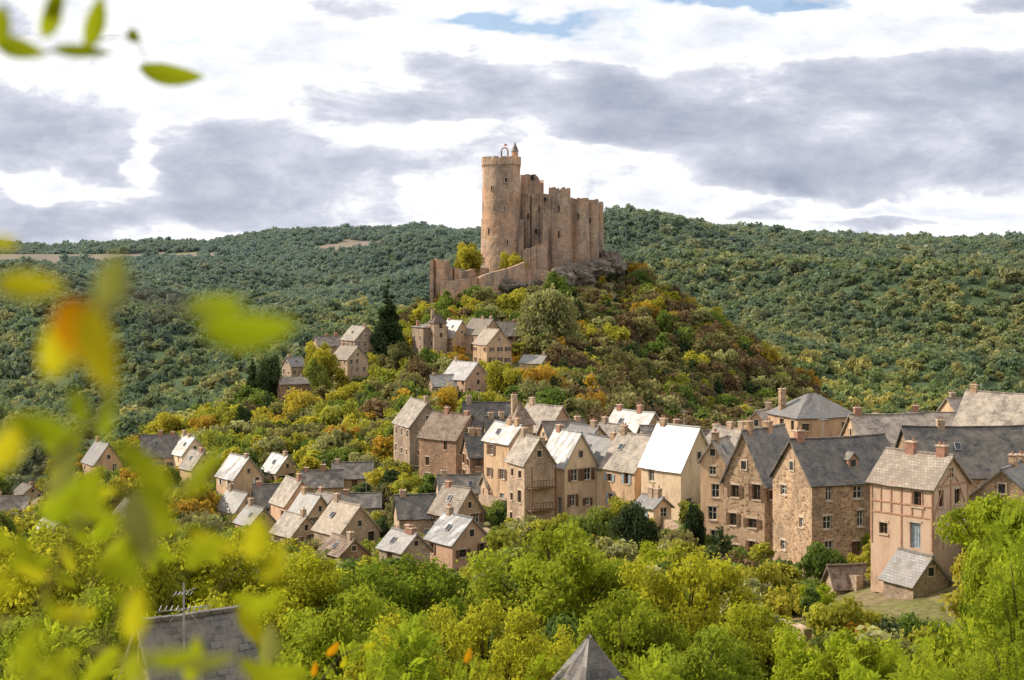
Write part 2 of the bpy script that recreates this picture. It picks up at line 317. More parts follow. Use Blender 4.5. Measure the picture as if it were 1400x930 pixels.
# ------------------------------------------------------------------ terrain
ctrl = []
for h in HS:
    d = h[3]; ctrl.append((wx(h[1], d), d, wz(h[2], d - 2) - 0.3))
def cp(px, py, d): ctrl.append((wx(px, d), d, wz(py, d)))
def cz(px, z, d): ctrl.append((wx(px, d), d, z))
ctrl += [(0, -60, 14), (-100, -60, 14), (100, -60, 14), (0, 0, -2.2), (-40, 0, -1), (40, 0, -1), (-120, 0, 0), (120, 0, 0)]
for x in (-30, -10, 0, 10, 30): ctrl.append((x, 20, -10.0)); ctrl.append((x * 2, 45, -18.5))
for px in (-300, 100, 500, 900, 1300, 1700): cz(px, -24.5, 75); cz(px, -28, 105)
for px in (-200, 100, 300, 500): cz(px, -34, 140); cz(px, -41, 185); cz(px, -47, 240)
for px, py, d in [(760, 860, 140), (760, 800, 170), (850, 790, 160), (950, 810, 145), (1080, 830, 130), (700, 770, 190), (1300, 830, 115),
    (740, 372, 600), (690, 372, 590), (660, 374, 596), (800, 362, 612), (825, 366, 620), (610, 402, 575), (640, 392, 575), (760, 376, 640), (720, 395, 580),
    (840, 385, 605), (900, 412, 598), (1000, 475, 590), (1100, 545, 580), (1170, 600, 570), (1240, 680, 560),
    (760, 430, 545), (740, 470, 515), (760, 520, 455), (850, 480, 530), (850, 560, 430), (950, 600, 430), (1000, 640, 350), (1100, 660, 350), (950, 520, 520), (1050, 590, 500), (820, 620, 330),
    (560, 445, 545), (520, 480, 520), (440, 520, 485), (340, 560, 470), (250, 600, 455), (180, 630, 440), (100, 690, 420), (550, 530, 460), (500, 570, 410), (400, 600, 390), (300, 640, 370), (560, 600, 350), (650, 590, 370), (720, 570, 400), (700, 540, 430), (480, 630, 320)]:
    cp(px, py, d)
for px, z, d in [(740, -55, 700), (740, -115, 800), (500, -85, 640), (400, -100, 600), (200, -120, 600), (0, -125, 620), (-300, -125, 600), (-300, -90, 400), (-300, -70, 300), (-300, -60, 240),
    (950, -75, 680), (1200, -120, 680), (1500, -120, 620), (1100, -130, 800), (300, -135, 800), (-200, -135, 800), (1500, -130, 800), (1500, -75, 430), (1300, -55, 350), (1700, -60, 300), (1500, -30, 220), (1700, -32, 180)]:
    cz(px, z, d)
for px in (-500, -200, 0, 200, 400, 550): cp(px, 560 + (px - 200) * -0.05, 1150); cp(px, 425, 2050); cp(px, 372, 2800)
for px, py in [(-600, 325), (-200, 338), (0, 340), (100, 338), (200, 337), (300, 336), (400, 330), (500, 328), (560, 320), (620, 324), (700, 335), (760, 335)]: cp(px, py, 3400)
cp(60, 348, 3150); cp(560, 325, 3000); cp(480, 329, 3200)
for px, py, d in [(830, 326, 2500), (880, 312, 2600), (940, 311, 2650), (1000, 318, 2700), (1100, 324, 2750), (1200, 328, 2850), (1300, 331, 2950), (1400, 338, 3100), (1700, 335, 3200), (2000, 330, 3200),
    (900, 400, 1700), (1050, 420, 1600), (1200, 400, 1900), (1400, 400, 1900), (1600, 420, 1800), (1300, 470, 1450), (1450, 470, 1450), (1150, 500, 1300), (1200, 570, 1050), (1400, 570, 1050), (1000, 560, 1050), (1700, 560, 1050), (1250, 370, 2300), (1000, 360, 2200), (1400, 365, 2400)]:
    cp(px, py, d)
for px in (-600, -100, 300, 700, 1100, 1500, 2000): cz(px, -30, 4600); cz(px, -40, 6500); cz(px, -40, 9200)
C = np.array(ctrl, dtype=float)
cc = 14.0
def phi(ax, ay, bx, by): return np.sqrt((ax[:, None] - bx[None]) ** 2 + (ay[:, None] - by[None]) ** 2 + cc * cc)
n = len(C); A = np.zeros((n + 1, n + 1)); A[:n, :n] = -phi(C[:, 0], C[:, 1], C[:, 0], C[:, 1]) + np.eye(n) * 1.2
A[:n, n] = 1; A[n, :n] = 1
sol = np.linalg.solve(A, np.append(C[:, 2], 0))
FR = [(0, a, k) for a, k in zip((22, 13, 6.5, 3.5, 2), (1 / 150, 1 / 95, 1 / 60, 1 / 38, 1 / 26))]
def ground(x, y):
    x = np.atleast_1d(np.asarray(x, float)); y = np.atleast_1d(np.asarray(y, float)); out = np.empty(len(x))
    for i in range(0, len(x), 20000):
        out[i:i + 20000] = -phi(x[i:i + 20000], y[i:i + 20000], C[:, 0], C[:, 1]) @ sol[:n] + sol[n]
    far = np.clip((y - 800) / 500, 0, 1) * np.clip((4200 - y) / 800, 0.2, 1)
    nz = 0
    for i, (s, a, k) in enumerate(FR):
        th = i * 1.3 + 0.4
        nz = nz + a * np.sin(k * (x * math.cos(th) + y * math.sin(th)) + i * 2.1 + 1.5 * np.sin(k * 0.6 * (y * math.cos(th) - x * math.sin(th)) + i))
    ridge = 1 - 0.9 * np.clip(1 - np.abs(y - 3050) / 750, 0, 1)
    return out + nz * far * ridge
def g1(x, y): return float(ground([x], [y])[0])
FIELDS = [(wx(60, 3000), 3060, 330, 230), (wx(490, 3100), 3120, 100, 150), (wx(1275, 2000), 2000, 45, 34), (wx(1300, 1400), 1400, 34, 22),
          (wx(230, 3100), 3150, 60, 120), (wx(1330, 1550), 1560, 38, 14)]
def in_field(x, y):
    m = np.zeros(len(x), bool)
    for fx, fy, a, b in FIELDS: m |= ((x - fx) / a) ** 2 + ((y - fy) / b) ** 2 < 1 + 0.35 * np.sin(x * 0.05) * np.sin(y * 0.06)
    return m
nx, ny = 300, 380
t = np.linspace(0, 1, ny); ys = 80 * (np.exp(4.74 * t) - 1) - 60
ss = np.linspace(-1, 1, nx)
Y, S = np.meshgrid(ys, ss, indexing='ij'); X = S * (150 + 0.75 * np.maximum(Y, 0))
Z = ground(X.ravel(), Y.ravel())
co = np.stack([X.ravel(), Y.ravel(), Z], 1)
idx = np.arange(nx * ny).reshape(ny, nx)
fc = np.stack([idx[:-1, :-1], idx[:-1, 1:], idx[1:, 1:], idx[1:, :-1]], -1).reshape(-1, 4)
def np_mesh(name, co, fc, smooth=False):
    me = bpy.data.meshes.new(name); k = fc.shape[1]
    me.vertices.add(len(co)); me.vertices.foreach_set('co', np.asarray(co, np.float32).ravel())
    me.loops.add(fc.size); me.loops.foreach_set('vertex_index', fc.astype(np.int32).ravel())
    me.polygons.add(len(fc)); me.polygons.foreach_set('loop_start', np.arange(0, fc.size, k, dtype=np.int32))
    me.update(calc_edges=True)
    if smooth: me.polygons.foreach_set('use_smooth', np.ones(len(fc), bool))
    return me
me = np_mesh('ground', co, fc, True)
fa = me.attributes.new('field', 'FLOAT', 'POINT'); fa.data.foreach_set('value', in_field(X.ravel(), Y.ravel()).astype(np.float32))
terr = bpy.data.objects.new('ground', me); scene.collection.objects.link(terr)
m, nt = new_mat('ground_grass'); L = nt.links.new
g = N(nt, 'ShaderNodeNewGeometry')
n1 = N(nt, 'ShaderNodeTexNoise', i_Scale=0.09, i_Detail=8.0, i_Roughness=0.65); L(g.outputs['Position'], n1.inputs['Vector'])
r1 = ramp(nt, [(0.35, (0.09, 0.11, 0.03)), (0.48, (0.18, 0.17, 0.06)), (0.6, (0.26, 0.19, 0.11)), (0.75, (0.13, 0.14, 0.05))]); L(n1.outputs[0], r1.inputs[0])
n2 = N(nt, 'ShaderNodeTexNoise', i_Scale=1.5, i_Detail=6.0); L(g.outputs['Position'], n2.inputs['Vector'])
r2 = ramp(nt, [(0.3, (0.6, 0.6, 0.6)), (0.7, (1.3, 1.3, 1.3))]); L(n2.outputs[0], r2.inputs[0])
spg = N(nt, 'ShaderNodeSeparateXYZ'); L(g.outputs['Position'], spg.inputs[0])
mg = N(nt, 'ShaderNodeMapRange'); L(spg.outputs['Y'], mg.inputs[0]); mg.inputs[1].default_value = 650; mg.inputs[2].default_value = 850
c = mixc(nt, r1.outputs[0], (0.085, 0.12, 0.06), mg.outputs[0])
c = mixc(nt, c, r2.outputs[0], 1.0, 'MULTIPLY')
at = N(nt, 'ShaderNodeAttribute', attribute_name='field')
n3 = N(nt, 'ShaderNodeTexNoise', i_Scale=0.012, i_Detail=3.0); L(g.outputs['Position'], n3.inputs['Vector'])
r3 = ramp(nt, [(0.4, (0.25, 0.19, 0.17)), (0.6, (0.22, 0.20, 0.14))]); L(n3.outputs[0], r3.inputs[0])
c = mixc(nt, c, r3.outputs[0], at.outputs['Fac'])
finish(nt, c, 0.95, 0.1, n2.outputs[0], 0.5, 0.3)
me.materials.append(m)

# ------------------------------------------------------------------ houses
def facade(mb, O, u, w, h, wins, found, inw=0.2):
    O = Vector(O); u = Vector(u); z = Vector((0, 0, 1)); nrm = u.cross(z)
    xs = sorted({0, w, *[a for q in wins for a in (q[0], q[0] + q[2])]}); zs = sorted({-found, h, *[a for q in wins for a in (q[1], q[1] + q[3])]})
    for i in range(len(xs) - 1):
        for j in range(len(zs) - 1):
            cx, cz_ = (xs[i] + xs[i + 1]) / 2, (zs[j] + zs[j + 1]) / 2
            if any(q[0] < cx < q[0] + q[2] and q[1] < cz_ < q[1] + q[3] for q in wins): continue
            P = lambda a, b: O + u * a + z * b
            mb.quad(P(xs[i], zs[j]), P(xs[i + 1], zs[j]), P(xs[i + 1], zs[j + 1]), P(xs[i], zs[j + 1]), 0)
    for q in wins:
        a, b, ww, hh = q[:4]; k = -nrm * inw
        p00, p10, p11, p01 = O + u * a + z * b, O + u * (a + ww) + z * b, O + u * (a + ww) + z * (b + hh), O + u * a + z * (b + hh)
        mb.quad(p00, p10, p10 + k, p00 + k, 0); mb.quad(p10, p11, p11 + k, p10 + k, 0); mb.quad(p11, p01, p01 + k, p11 + k, 0); mb.quad(p01, p00, p00 + k, p01 + k, 0)
def window_parts(wm, sm, O, u, q, shut, inw=0.2):
    O = Vector(O); u = Vector(u); z = Vector((0, 0, 1)); nrm = u.cross(z)
    a, b, ww, hh = q[:4]; p = O + u * a + z * b - nrm * inw
    if q[4] == 'door':
        wm.quad(p, p + u * ww, p + u * ww + z * hh, p + z * hh, 2)
        for i in range(1, 4): wm.box(p + u * (ww * i / 4 - .02) + nrm * 0.003, u * .04, nrm * .03, z * hh, 2)
    else:
        wm.quad(p, p + u * ww, p + u * ww + z * hh, p + z * hh, 0)
        f = 0.07; pp = p + nrm * 0.003
        wm.box(pp, u * f, nrm * .05, z * hh, 1); wm.box(pp + u * (ww - f), u * f, nrm * .05, z * hh, 1)
        wm.box(pp + u * f, u * (ww - 2 * f), nrm * .05, z * f, 1); wm.box(pp + u * f + z * (hh - f), u * (ww - 2 * f), nrm * .05, z * f, 1)
        wm.box(pp + u * (ww / 2 - .03) + z * f, u * .06, nrm * .06, z * (hh - 2 * f), 1)
        wm.box(pp + u * f + z * (hh * .55), u * (ww / 2 - .03 - f), nrm * .04, z * .04, 1); wm.box(pp + u * (ww / 2 + .03) + z * (hh * .55), u * (ww / 2 - .03 - f), nrm * .04, z * .04, 1)
    P0 = O + u * a + z * b
    wm.box(P0 + u * -.12 + z * hh + nrm * .003, u * (ww + .24), nrm * .04, z * .2, 3)
    if q[4] != 'door': wm.box(P0 + u * -.1 + z * -.12 + nrm * .003, u * (ww + .2), nrm * .1, z * .12, 3)
    if shut and q[4] == 'win':
        sw = ww * .5
        for sx in (-sw - .02, ww + .02):
            sm.box(P0 + u * sx + nrm * .045, u * sw, nrm * .04, z * hh, 0)
            sm.box(P0 + u * (sx + .03) + nrm * .085 + z * hh * .2, u * (sw - .06), nrm * .02, z * .08, 0)
            sm.box(P0 + u * (sx + .03) + nrm * .085 + z * hh * .75, u * (sw - .06), nrm * .02, z * .08, 0)
BLK = []
def timber(tm, O, u, segs, wd=0.17, pr=0.05):
    O = Vector(O); u = Vector(u); z = Vector((0, 0, 1)); nrm = u.cross(z)
    for k, (a0, b0, a1, b1) in enumerate(segs):
        p0 = O + u * a0 + z * b0; p1 = O + u * a1 + z * b1; dd = (p1 - p0).normalized(); sd = nrm.cross(dd) * wd
        tm.box(p0 - sd / 2 + nrm * .004, p1 - p0, sd, nrm * (pr + 0.004 * (k % 4)), 0)
def house(spec):
    name, px, pyb, d, Ln, W, pye, pyr, yaw, wall, roof, o = spec
    hw = (pyb - pye) * d / F; hr = (pye - pyr) * d / F; big = d < 300
    x, z = wx(px, d), wz(pyb, d - 2); root = empty(name, (x, d, z), math.radians(yaw))
    if not o.get('noblk'): BLK.append((x, d, 0.5 * math.hypot(Ln, W), z + hw * (0.25 if not o.get('shed') else .2), hw, z))
    wb, wm, sm = MB(), MB(), MB(); fd = 4.0
    sides = [((-Ln / 2, -W / 2, 0), (1, 0, 0), Ln, 0), ((Ln / 2, -W / 2, 0), (0, 1, 0), W, 1), ((Ln / 2, W / 2, 0), (-1, 0, 0), Ln, 0), ((-Ln / 2, W / 2, 0), (0, -1, 0), W, 1)]
    shut = o.get('shut') or random.random() < 0.5
    if wall.startswith('stone'): shut = random.random() < 0.3
    frm = M['white'] if random.random() < .6 else M['wood']
    hip = o.get('hip')
    for si, (O, u, w, gab) in enumerate(sides):
        wins = []; st = max(1, int(round(hw / 2.7))); sh = hw / st; nc = max(1, int(w / (2.3 if not o.get('few') else 3.2)))
        if hw > 1.8 and not o.get('shed'):
            for s in range(st):
                for c_ in range(nc):
                    if random.random() < (0.42 if o.get('few') else 0.22): continue
                    ww = random.choice((.7, .8, .9, 1.0)); hh = min(random.choice((.9, 1.2, 1.35, 1.5)), sh * .6)
                    cx = w * (c_ + .5) / nc - ww / 2 + random.uniform(-.3, .3)
                    if s == 0 and si in (0, 2) and c_ == nc // 2: wins.append((cx, 0.02, 1.0, min(2.05, sh * .8), 'door'))
                    else: wins.append((cx, s * sh + sh * .32, ww, hh, 'win'))
        elif o.get('shed'):
            if si == 0: wins.append((w / 2 - .45, .02, .9, min(1.7, hw * .9), 'door'))
            if si == 1 and hw > 1.2: wins.append((w / 2 - .3, hw * .5, .6, .5, 'small'))
        if wins: 
            facade(wb, O, u, w, hw, wins, fd)
            for q in wins: window_parts(wm, sm, O, u, q, shut)
        else: facade(wb, O, u, w, hw, [], fd)
        if gab and not hip:
            Ov, uv_ = Vector(O), Vector(u); z_ = Vector((0, 0, 1)); nn = uv_.cross(z_)
            hgt = hr - 0.12
            wb.tri(Ov + z_ * hw, Ov + uv_ * w + z_ * hw, Ov + uv_ * w / 2 + z_ * (hw + hgt))
            if hr > 1.7:
                q = (w / 2 - .3, hw + hr * .2, .6, min(.8, hr * .35), 'small'); P0 = Ov + uv_ * q[0] + z_ * q[1]
                wm.box(P0 + nn * .003, uv_ * q[2], nn * .02, z_ * q[3], 0)
                for (ax, az, aw, ah) in ((-.1, 0, .1, q[3]), (q[2], 0, .1, q[3]), (-.12, q[3], q[2] + .24, .16), (-.12, -.12, q[2] + .24, .12)):
                    wm.box(P0 + uv_ * ax + z_ * az + nn * .003, uv_ * aw, nn * .07, z_ * ah, 3)
    wb.build('walls', [M[wall]], root)
    if wm.v: wm.build('windows_and_door', [M['glass'], frm, M['wood'] if random.random() < .7 else M['blue'], M['trim']], root)
    if sm.v: sm.build('shutters', [random.choice([M['wood'], M['white'], M['blue'], M['wood']])], root)
    rb = MB(); ov = 0.35; e = 0.30; dz = -hr / (W / 2) * ov
    if hip:
        R = max(0, (Ln - W) / 2); a, b = Ln / 2 + ov, W / 2 + ov; zz = hw + dz * .6; zt = hw + hr
        rb.slope((-a, -b, zz), (a, -b, zz), (R, 0, zt), (-R, 0, zt)); rb.slope((a, b, zz), (-a, b, zz), (-R, 0, zt), (R, 0, zt))
        rb.slope((a, -b, zz), (a, b, zz), (R, 0, zt), (R, 0, zt)); rb.slope((-a, b, zz), (-a, -b, zz), (-R, 0, zt), (-R, 0, zt))
    else:
        a, b = Ln / 2 + e, W / 2 + ov; zz = hw + dz + .06; zt = hw + hr + .06
        rb.slope((-a, -b, zz), (a, -b, zz), (a, 0, zt), (-a, 0, zt)); rb.slope((a, b, zz), (-a, b, zz), (-a, 0, zt), (a, 0, zt))
        nb = int(2 * a / .45)
        for i in range(nb):
            u0 = -a + i * 2 * a / nb; sag = -0.09 * math.sin(math.pi * (i + .5) / nb) * (2 * a / 8)
            rb.box((u0, -.14, zt - .07 + sag), (2 * a / nb - .03, 0, 0), (0, .28, 0), (0, 0, .13 + random.uniform(0, .03)))
    rb.build('roof', [M[roof]], root)
    if not o.get('shed') and hr > 0.8:
        ch = MB()
        for k in range(1 if random.random() < .65 else 2):
            cx = random.choice((-1, 1)) * (Ln / 2 - .8) if k == 0 else random.uniform(-Ln / 4, Ln / 4)
            cyy = 0 if not hip else W * .2; zt = hw + hr + random.uniform(.4, .9)
            ch.box((cx - .4, cyy - .3, hw), (.8, 0, 0), (0, .6, 0), (0, 0, zt - hw)); ch.box((cx - .46, cyy - .36, zt), (.92, 0, 0), (0, .72, 0), (0, 0, .1), 1)
            for px_ in (-.2, .2)[:random.choice((1, 2))]: ch.tube((cx + px_, cyy, zt + .1), (cx + px_, cyy, zt + .4), .1, .09, 8, 2)
        ch.build('chimney', [random.choice([M['brick'], M['stone2'], M['stone'], M['stone2']]), M['trim'], M['brick']], root)
    if not o.get('shed') and not hip and hr > 1.5 and random.random() < .35:
        sk = MB(); sl = Vector((0, W / 2 + .0, -hr)).normalized(); up = Vector((0, hr, W / 2)).normalized()
        for sg in (-1, 1):
            s_ = Vector((0, sg * sl.y, sl.z)); n_ = Vector((0, sg * up.y, up.z)); c0 = Vector((random.uniform(-Ln / 4, Ln / 4), 0, hw + hr + .06)) + s_ * (W * .28)
            sk.box(c0 + n_ * .02, (.7, 0, 0), s_ * .95, n_ * .08, 0); sk.box(c0 + n_ * .1 + Vector((.06, 0, 0)) + s_ * .06, (.58, 0, 0), s_ * .83, n_ * .01, 1)
        sk.build('skylight', [M['metal'], M['glass']], root)
    if big and not o.get('shed') and not hip and random.random() < .3:
        aa = MB(); ax0 = random.uniform(-Ln / 3, Ln / 3); zt = hw + hr
        aa.tube((ax0, 0, zt), (ax0, 0, zt + 1.9), .03, .025, 5); aa.tube((ax0 - .5, 0, zt + 1.7), (ax0 + .5, .1, zt + 1.7), .015, .015, 4)
        for k in range(6): aa.tube((ax0 - .45 + k * .18, -.3, zt + 1.7), (ax0 - .45 + k * .18, .3, zt + 1.7), .012, .012, 4)
        aa.build('aerial', [M['metal']], root)
    if o.get('dormer'):
        dm = MB(); q = Vector((Ln * .02, -W * .3, hw + hr * .22)); w2 = 1.1
        dm.box(q + Vector((-w2 / 2, -.25, 0)), (w2, 0, 0), (0, 1.5, 0), (0, 0, 1.0), 0)
        dm.box(q + Vector((-.28, -.27, .25)), (.56, 0, 0), (0, .02, 0), (0, 0, .65), 1)
        A_ = q + Vector((0, 0, 1.0))
        dm.tri(A_ + Vector((-w2 / 2, -.25, 0)), A_ + Vector((w2 / 2, -.25, 0)), A_ + Vector((0, -.25, .55)), 0)
        for sgn in (1, -1):
            p = [A_ + Vector((-sgn * (w2 / 2 + .15), -.45, -.12)), A_ + Vector((-sgn * (w2 / 2 + .15), 1.3, -.12)), A_ + Vector((0, 1.9, .62)), A_ + Vector((0, -.45, .62))]
            if sgn > 0: dm.slope(p[1], p[0], p[3], p[2], .1, 3, 2, 2)
            else: dm.slope(p[0], p[1], p[2], p[3], .1, 3, 2, 2)
        dm.build('dormer', [M['timber'], M['glass'], M[roof]], root)
    if o.get('balcony'):
        bm_ = MB()
        for lv in (hw * .35, hw * .65):
            bm_.box((-Ln / 2 - 1.2, -W / 2 + .3, lv), (1.2, 0, 0), (0, W - .6, 0), (0, 0, .12))
            for k in range(9): bm_.box((-Ln / 2 - 1.18, -W / 2 + .35 + k * (W - .75) / 8, lv + .12), (.05, 0, 0), (0, .05, 0), (0, 0, .85))
            bm_.box((-Ln / 2 - 1.2, -W / 2 + .3, lv + .97), (.08, 0, 0), (0, W - .6, 0), (0, 0, .07))
        for yy in (-W / 2 + .3, W / 2 - .45): bm_.box((-Ln / 2 - 1.35, yy, -2), (.14, 0, 0), (0, .14, 0), (0, 0, hw + 1.6))
        bm_.build('timber_balcony', [M['wood']], root)
    if o.get('timber'):
        tm = MB(); h2 = hw * .5
        for si in (1, 3):
            O, u, w, _ = sides[si]
            sg = [(.08, .0, .08, hw), (w - .08, 0, w - .08, hw), (.1, h2, w - .1, h2), (.1, hw - .1, w - .1, hw - .1), (w / 2, h2, w / 2, hw + hr - .35), (.1, h2, w * .28, hw), (w - .1, h2, w * .72, hw), (w * .28, 0, w * .28, h2), (w * .72, 0, w * .72, h2), (w * .28, hw, w / 2, hw + hr * .45), (w * .72, hw, w / 2, hw + hr * .45)]
            timber(tm, O, u, sg, .14)
        for si in (0, 2):
            O, u, w, _ = sides[si]
            sg = [(.1, h2, w - .1, h2), (.1, hw - .12, w - .1, hw - .12), (.1, h2 + .9, w - .1, h2 + .9)] + [(w * i / 6 + (.09 if i == 0 else (-.09 if i == 6 else 0)), 0 if i % 3 == 0 else h2, w * i / 6 + (.09 if i == 0 else (-.09 if i == 6 else 0)), hw) for i in range(7)]
            timber(tm, O, u, sg, .12)
        tm.build('timber_frame', [M['timber']], root)
    return root
for h in HS: house(h)

# ------------------------------------------------------------------ castle
def cast_wall(mb, pts, th, zb):
    for (x0, y0, t0), (x1, y1, t1) in zip(pts[:-1], pts[1:]):
        d = Vector((x1 - x0, y1 - y0, 0)); nn = Vector((d.y, -d.x, 0)).normalized() * th
        a, b = Vector((x0, y0, 0)), Vector((x1, y1, 0)); Z0 = Vector((0, 0, zb)); Ta, Tb = Vector((0, 0, t0)), Vector((0, 0, t1))
        mb.quad(a + nn + Z0, b + nn + Z0, b + nn + Tb, a + nn + Ta); mb.quad(b + Z0, a + Z0, a + Ta, b + Tb)
        mb.quad(a + nn + Ta, b + nn + Tb, b + Tb, a + Ta); mb.quad(a + Z0, a + nn + Z0, a + nn + Ta, a + Ta); mb.quad(b + nn + Z0, b + Z0, b + Tb, b + nn + Tb)
def round_tower(mb, cx, cy, r0, r1, zb, zm, topf, seg=44, th=1.6, rough=0.0):
    rings = 14
    def rr(i, k):
        a = 2 * math.pi * (i % seg) / seg; base = r0 + (r1 - r0) * k / rings
        return base + rough * mnoise.fractal(Vector((math.cos(a) * 3 + cx, math.sin(a) * 3, k * .9)), 1.0, 2.0, 3)
    for i in range(seg):
        a0, a1 = 2 * math.pi * i / seg, 2 * math.pi * (i + 1) / seg
        c0, s0, c1, s1 = math.cos(a0), math.sin(a0), math.cos(a1), math.sin(a1)
        for k in range(rings):
            za, zc_ = zb + (zm - zb) * k / rings, zb + (zm - zb) * (k + 1) / rings
            A0, A1, B1, B0 = rr(i, k), rr(i + 1, k), rr(i + 1, k + 1), rr(i, k + 1)
            mb.quad((cx + A0 * c0, cy + A0 * s0, za), (cx + A1 * c1, cy + A1 * s1, za), (cx + B1 * c1, cy + B1 * s1, zc_), (cx + B0 * c0, cy + B0 * s0, zc_))
        h = topf(i, seg); ri = r1 - th
        P = lambda r, c, s, z: (cx + r * c, cy + r * s, z)
        mb.quad(P(r1, c0, s0, zm), P(r1, c1, s1, zm), P(r1, c1, s1, h), P(r1, c0, s0, h)); mb.quad(P(ri, c1, s1, zm - 1), P(ri, c0, s0, zm - 1), P(ri, c0, s0, h), P(ri, c1, s1, h))
        mb.quad(P(r1, c0, s0, h), P(r1, c1, s1, h), P(ri, c1, s1, h), P(ri, c0, s0, h))
        mb.quad(P(r1, c0, s0, zm), P(r1, c0, s0, h), P(ri, c0, s0, h), P(ri, c0, s0, zm)); mb.quad(P(r1, c1, s1, zm), P(ri, c1, s1, zm), P(ri, c1, s1, h), P(r1, c1, s1, h))
        mb.tri(P(ri, c0, s0, zm), P(ri, c1, s1, zm), (cx, cy, zm))
castle = empty('castle', (0, 0, 0))
dc = 600
kp = MB(); kx, ky, kr = wx(685.5, dc), dc, 7.0
zt = wz(226, dc)
round_tower(kp, kx, ky, kr + .35, kr, wz(385, dc), zt, lambda i, s: zt, th=2, rough=.12)
round_tower(kp, kx, ky, kr + .3, kr + .3, zt, wz(219, dc), lambda i, s: wz(215, dc) if i % 3 < 2 else wz(217, dc), th=.8)
round_tower(kp, kx, ky, kr + .7, kr + .45, wz(385, dc), wz(302, dc), lambda i, s: wz(301, dc) + random.uniform(-.3, .3), th=1, rough=.15)
for i in range(44):
    a = 2 * math.pi * (i + .5) / 44; c_, s_ = math.cos(a), math.sin(a)
    kp.box((kx + kr * c_ - .15, ky + kr * s_ - .15, zt - .9), (.3, 0, 0), (0, .3, 0), (0, 0, .9))
bx, bz = wx(690, dc), wz(219, dc)
for sx in (-1.5, .9): kp.box((bx + sx, ky - .5, bz), (.6, 0, 0), (0, 1, 0), (0, 0, 3.4))
for k in range(8):
    a0, a1 = math.pi * k / 8, math.pi * (k + 1) / 8
    P = lambda a, r: Vector((bx + r * math.cos(a), ky - .5, bz + 3.4 + r * math.sin(a)))
    kp.box(P(a0, .9), P(a1, .9) - P(a0, .9), P(a0, 1.5) - P(a0, .9), (0, 1, 0))
tx = wx(704, dc)
round_tower(kp, tx, ky - 1, 1.2, 1.2, bz - 1, wz(208, dc), lambda i, s: wz(207.5, dc), 14, .4)
for i in range(14):
    a0, a1 = 2 * math.pi * i / 14, 2 * math.pi * (i + 1) / 14
    kp.tri((tx + 1.45 * math.cos(a0), ky - 1 + 1.45 * math.sin(a0), wz(207.5, dc)), (tx + 1.45 * math.cos(a1), ky - 1 + 1.45 * math.sin(a1), wz(207.5, dc)), (tx, ky - 1, wz(194, dc)), 1)
kp.tube((bx - .1, ky, bz + 4.8), (bx - .1, ky, bz + 6.2), .06, .05, 5, 2); kp.box((bx - .05, ky, bz + 5.3), (.9, .3, -.1), (0, .03, 0), (0, 0, .7), 3)
for (wpx, wpy, w_, h_) in [(692, 250, .9, 1.6), (672, 262, .35, 1.8), (690, 290, .35, 2.2), (668, 320, .35, 2.0), (694, 335, .4, 2)]:
    X_ = wx(wpx, dc - kr); yy = ky - math.sqrt(max(0.1, (kr + .5) ** 2 - (X_ - kx) ** 2))
    kp.box((X_ - w_ / 2 - .2, yy - .08, wz(wpy, dc) - .2), (w_ + .4, 0, 0), (0, .7, 0), (0, 0, h_ + .4), 4)
    kp.box((X_ - w_ / 2, yy - .1, wz(wpy, dc)), (w_, 0, 0), (0, .3, 0), (0, 0, h_), 5)
kp.build('round_keep', [M['castle'], M['slate'], M['metal'], M['flag'], M['trim'], M['opening_dark']], castle)
cw = MB(); zb = wz(392, dc)
def tw(px, py, dd): return (wx(px, dd), dd, wz(py, dd))
def jag(p0, p1, n, amp, tops=None):
    out = []; ph = random.uniform(0, 9)
    for i in range(n + 1):
        t_ = i / n; x_, y_, z_ = [p0[k] + (p1[k] - p0[k]) * t_ for k in range(3)]
        out.append((x_, y_ + (.04 * math.sin(ph + i * 1.7)), z_ + amp * (.7 * math.sin(ph + i * .55) + random.uniform(-.45, .3))))
    return out
cast_wall(cw, jag(tw(706, 266, 604), tw(728, 265, 600), 8, .5) + jag(tw(730, 264, 600), tw(756, 268, 597), 10, .9), 2.2, zb)
cast_wall(cw, jag(tw(772, 272, 600), tw(795, 276, 606), 8, .7), 2, zb)
cast_wall(cw, jag(tw(790, 276, 606), tw(812, 279, 616), 6, .5), 2, zb)
cast_wall(cw, jag(tw(818, 281, 616), tw(800, 282, 645), 8, .9), 2, zb)
cast_wall(cw, jag(tw(800, 275, 645), tw(712, 270, 635), 18, 1.2), 2, zb)
cast_wall(cw, jag(tw(709, 268, 635), tw(706, 266, 606), 8, .7), 2, zb)
rt = lambda base, amp, per: (lambda i, s: base + amp * math.sin(i * per) * .6 + (amp if (i // 3) % 2 else -amp * .4) + random.uniform(-.2, .2))
round_tower(cw, wx(765, 598), 598, 4.5, 4.0, zb, wz(264, 598), rt(wz(260, 598), .6, .9), 36, 1.2, .25)
round_tower(cw, wx(792, 603), 603, 4.0, 3.5, zb, wz(275, 603), rt(wz(272, 603), .25, .5), 30, 1, .2)
round_tower(cw, wx(808, 610), 610, 3.0, 2.9, zb, wz(277, 610), rt(wz(274, 610), .2, .7), 24, 1, .15)
round_tower(cw, wx(817, 616), 616, 2.3, 2.2, zb, wz(280, 616), rt(wz(277, 616), .2, .4), 24, .8, .12)
cast_wall(cw, [tw(717, 239, 622), tw(721, 238, 622), tw(727, 240, 622), tw(731, 238, 622), tw(736, 243, 622), tw(739, 250, 622)], 2, zb)
cast_wall(cw, [tw(738, 250, 622), tw(738, 246, 630)], 1.5, zb); cast_wall(cw, [tw(717, 244, 630), tw(717, 239, 622)], 1.5, zb)
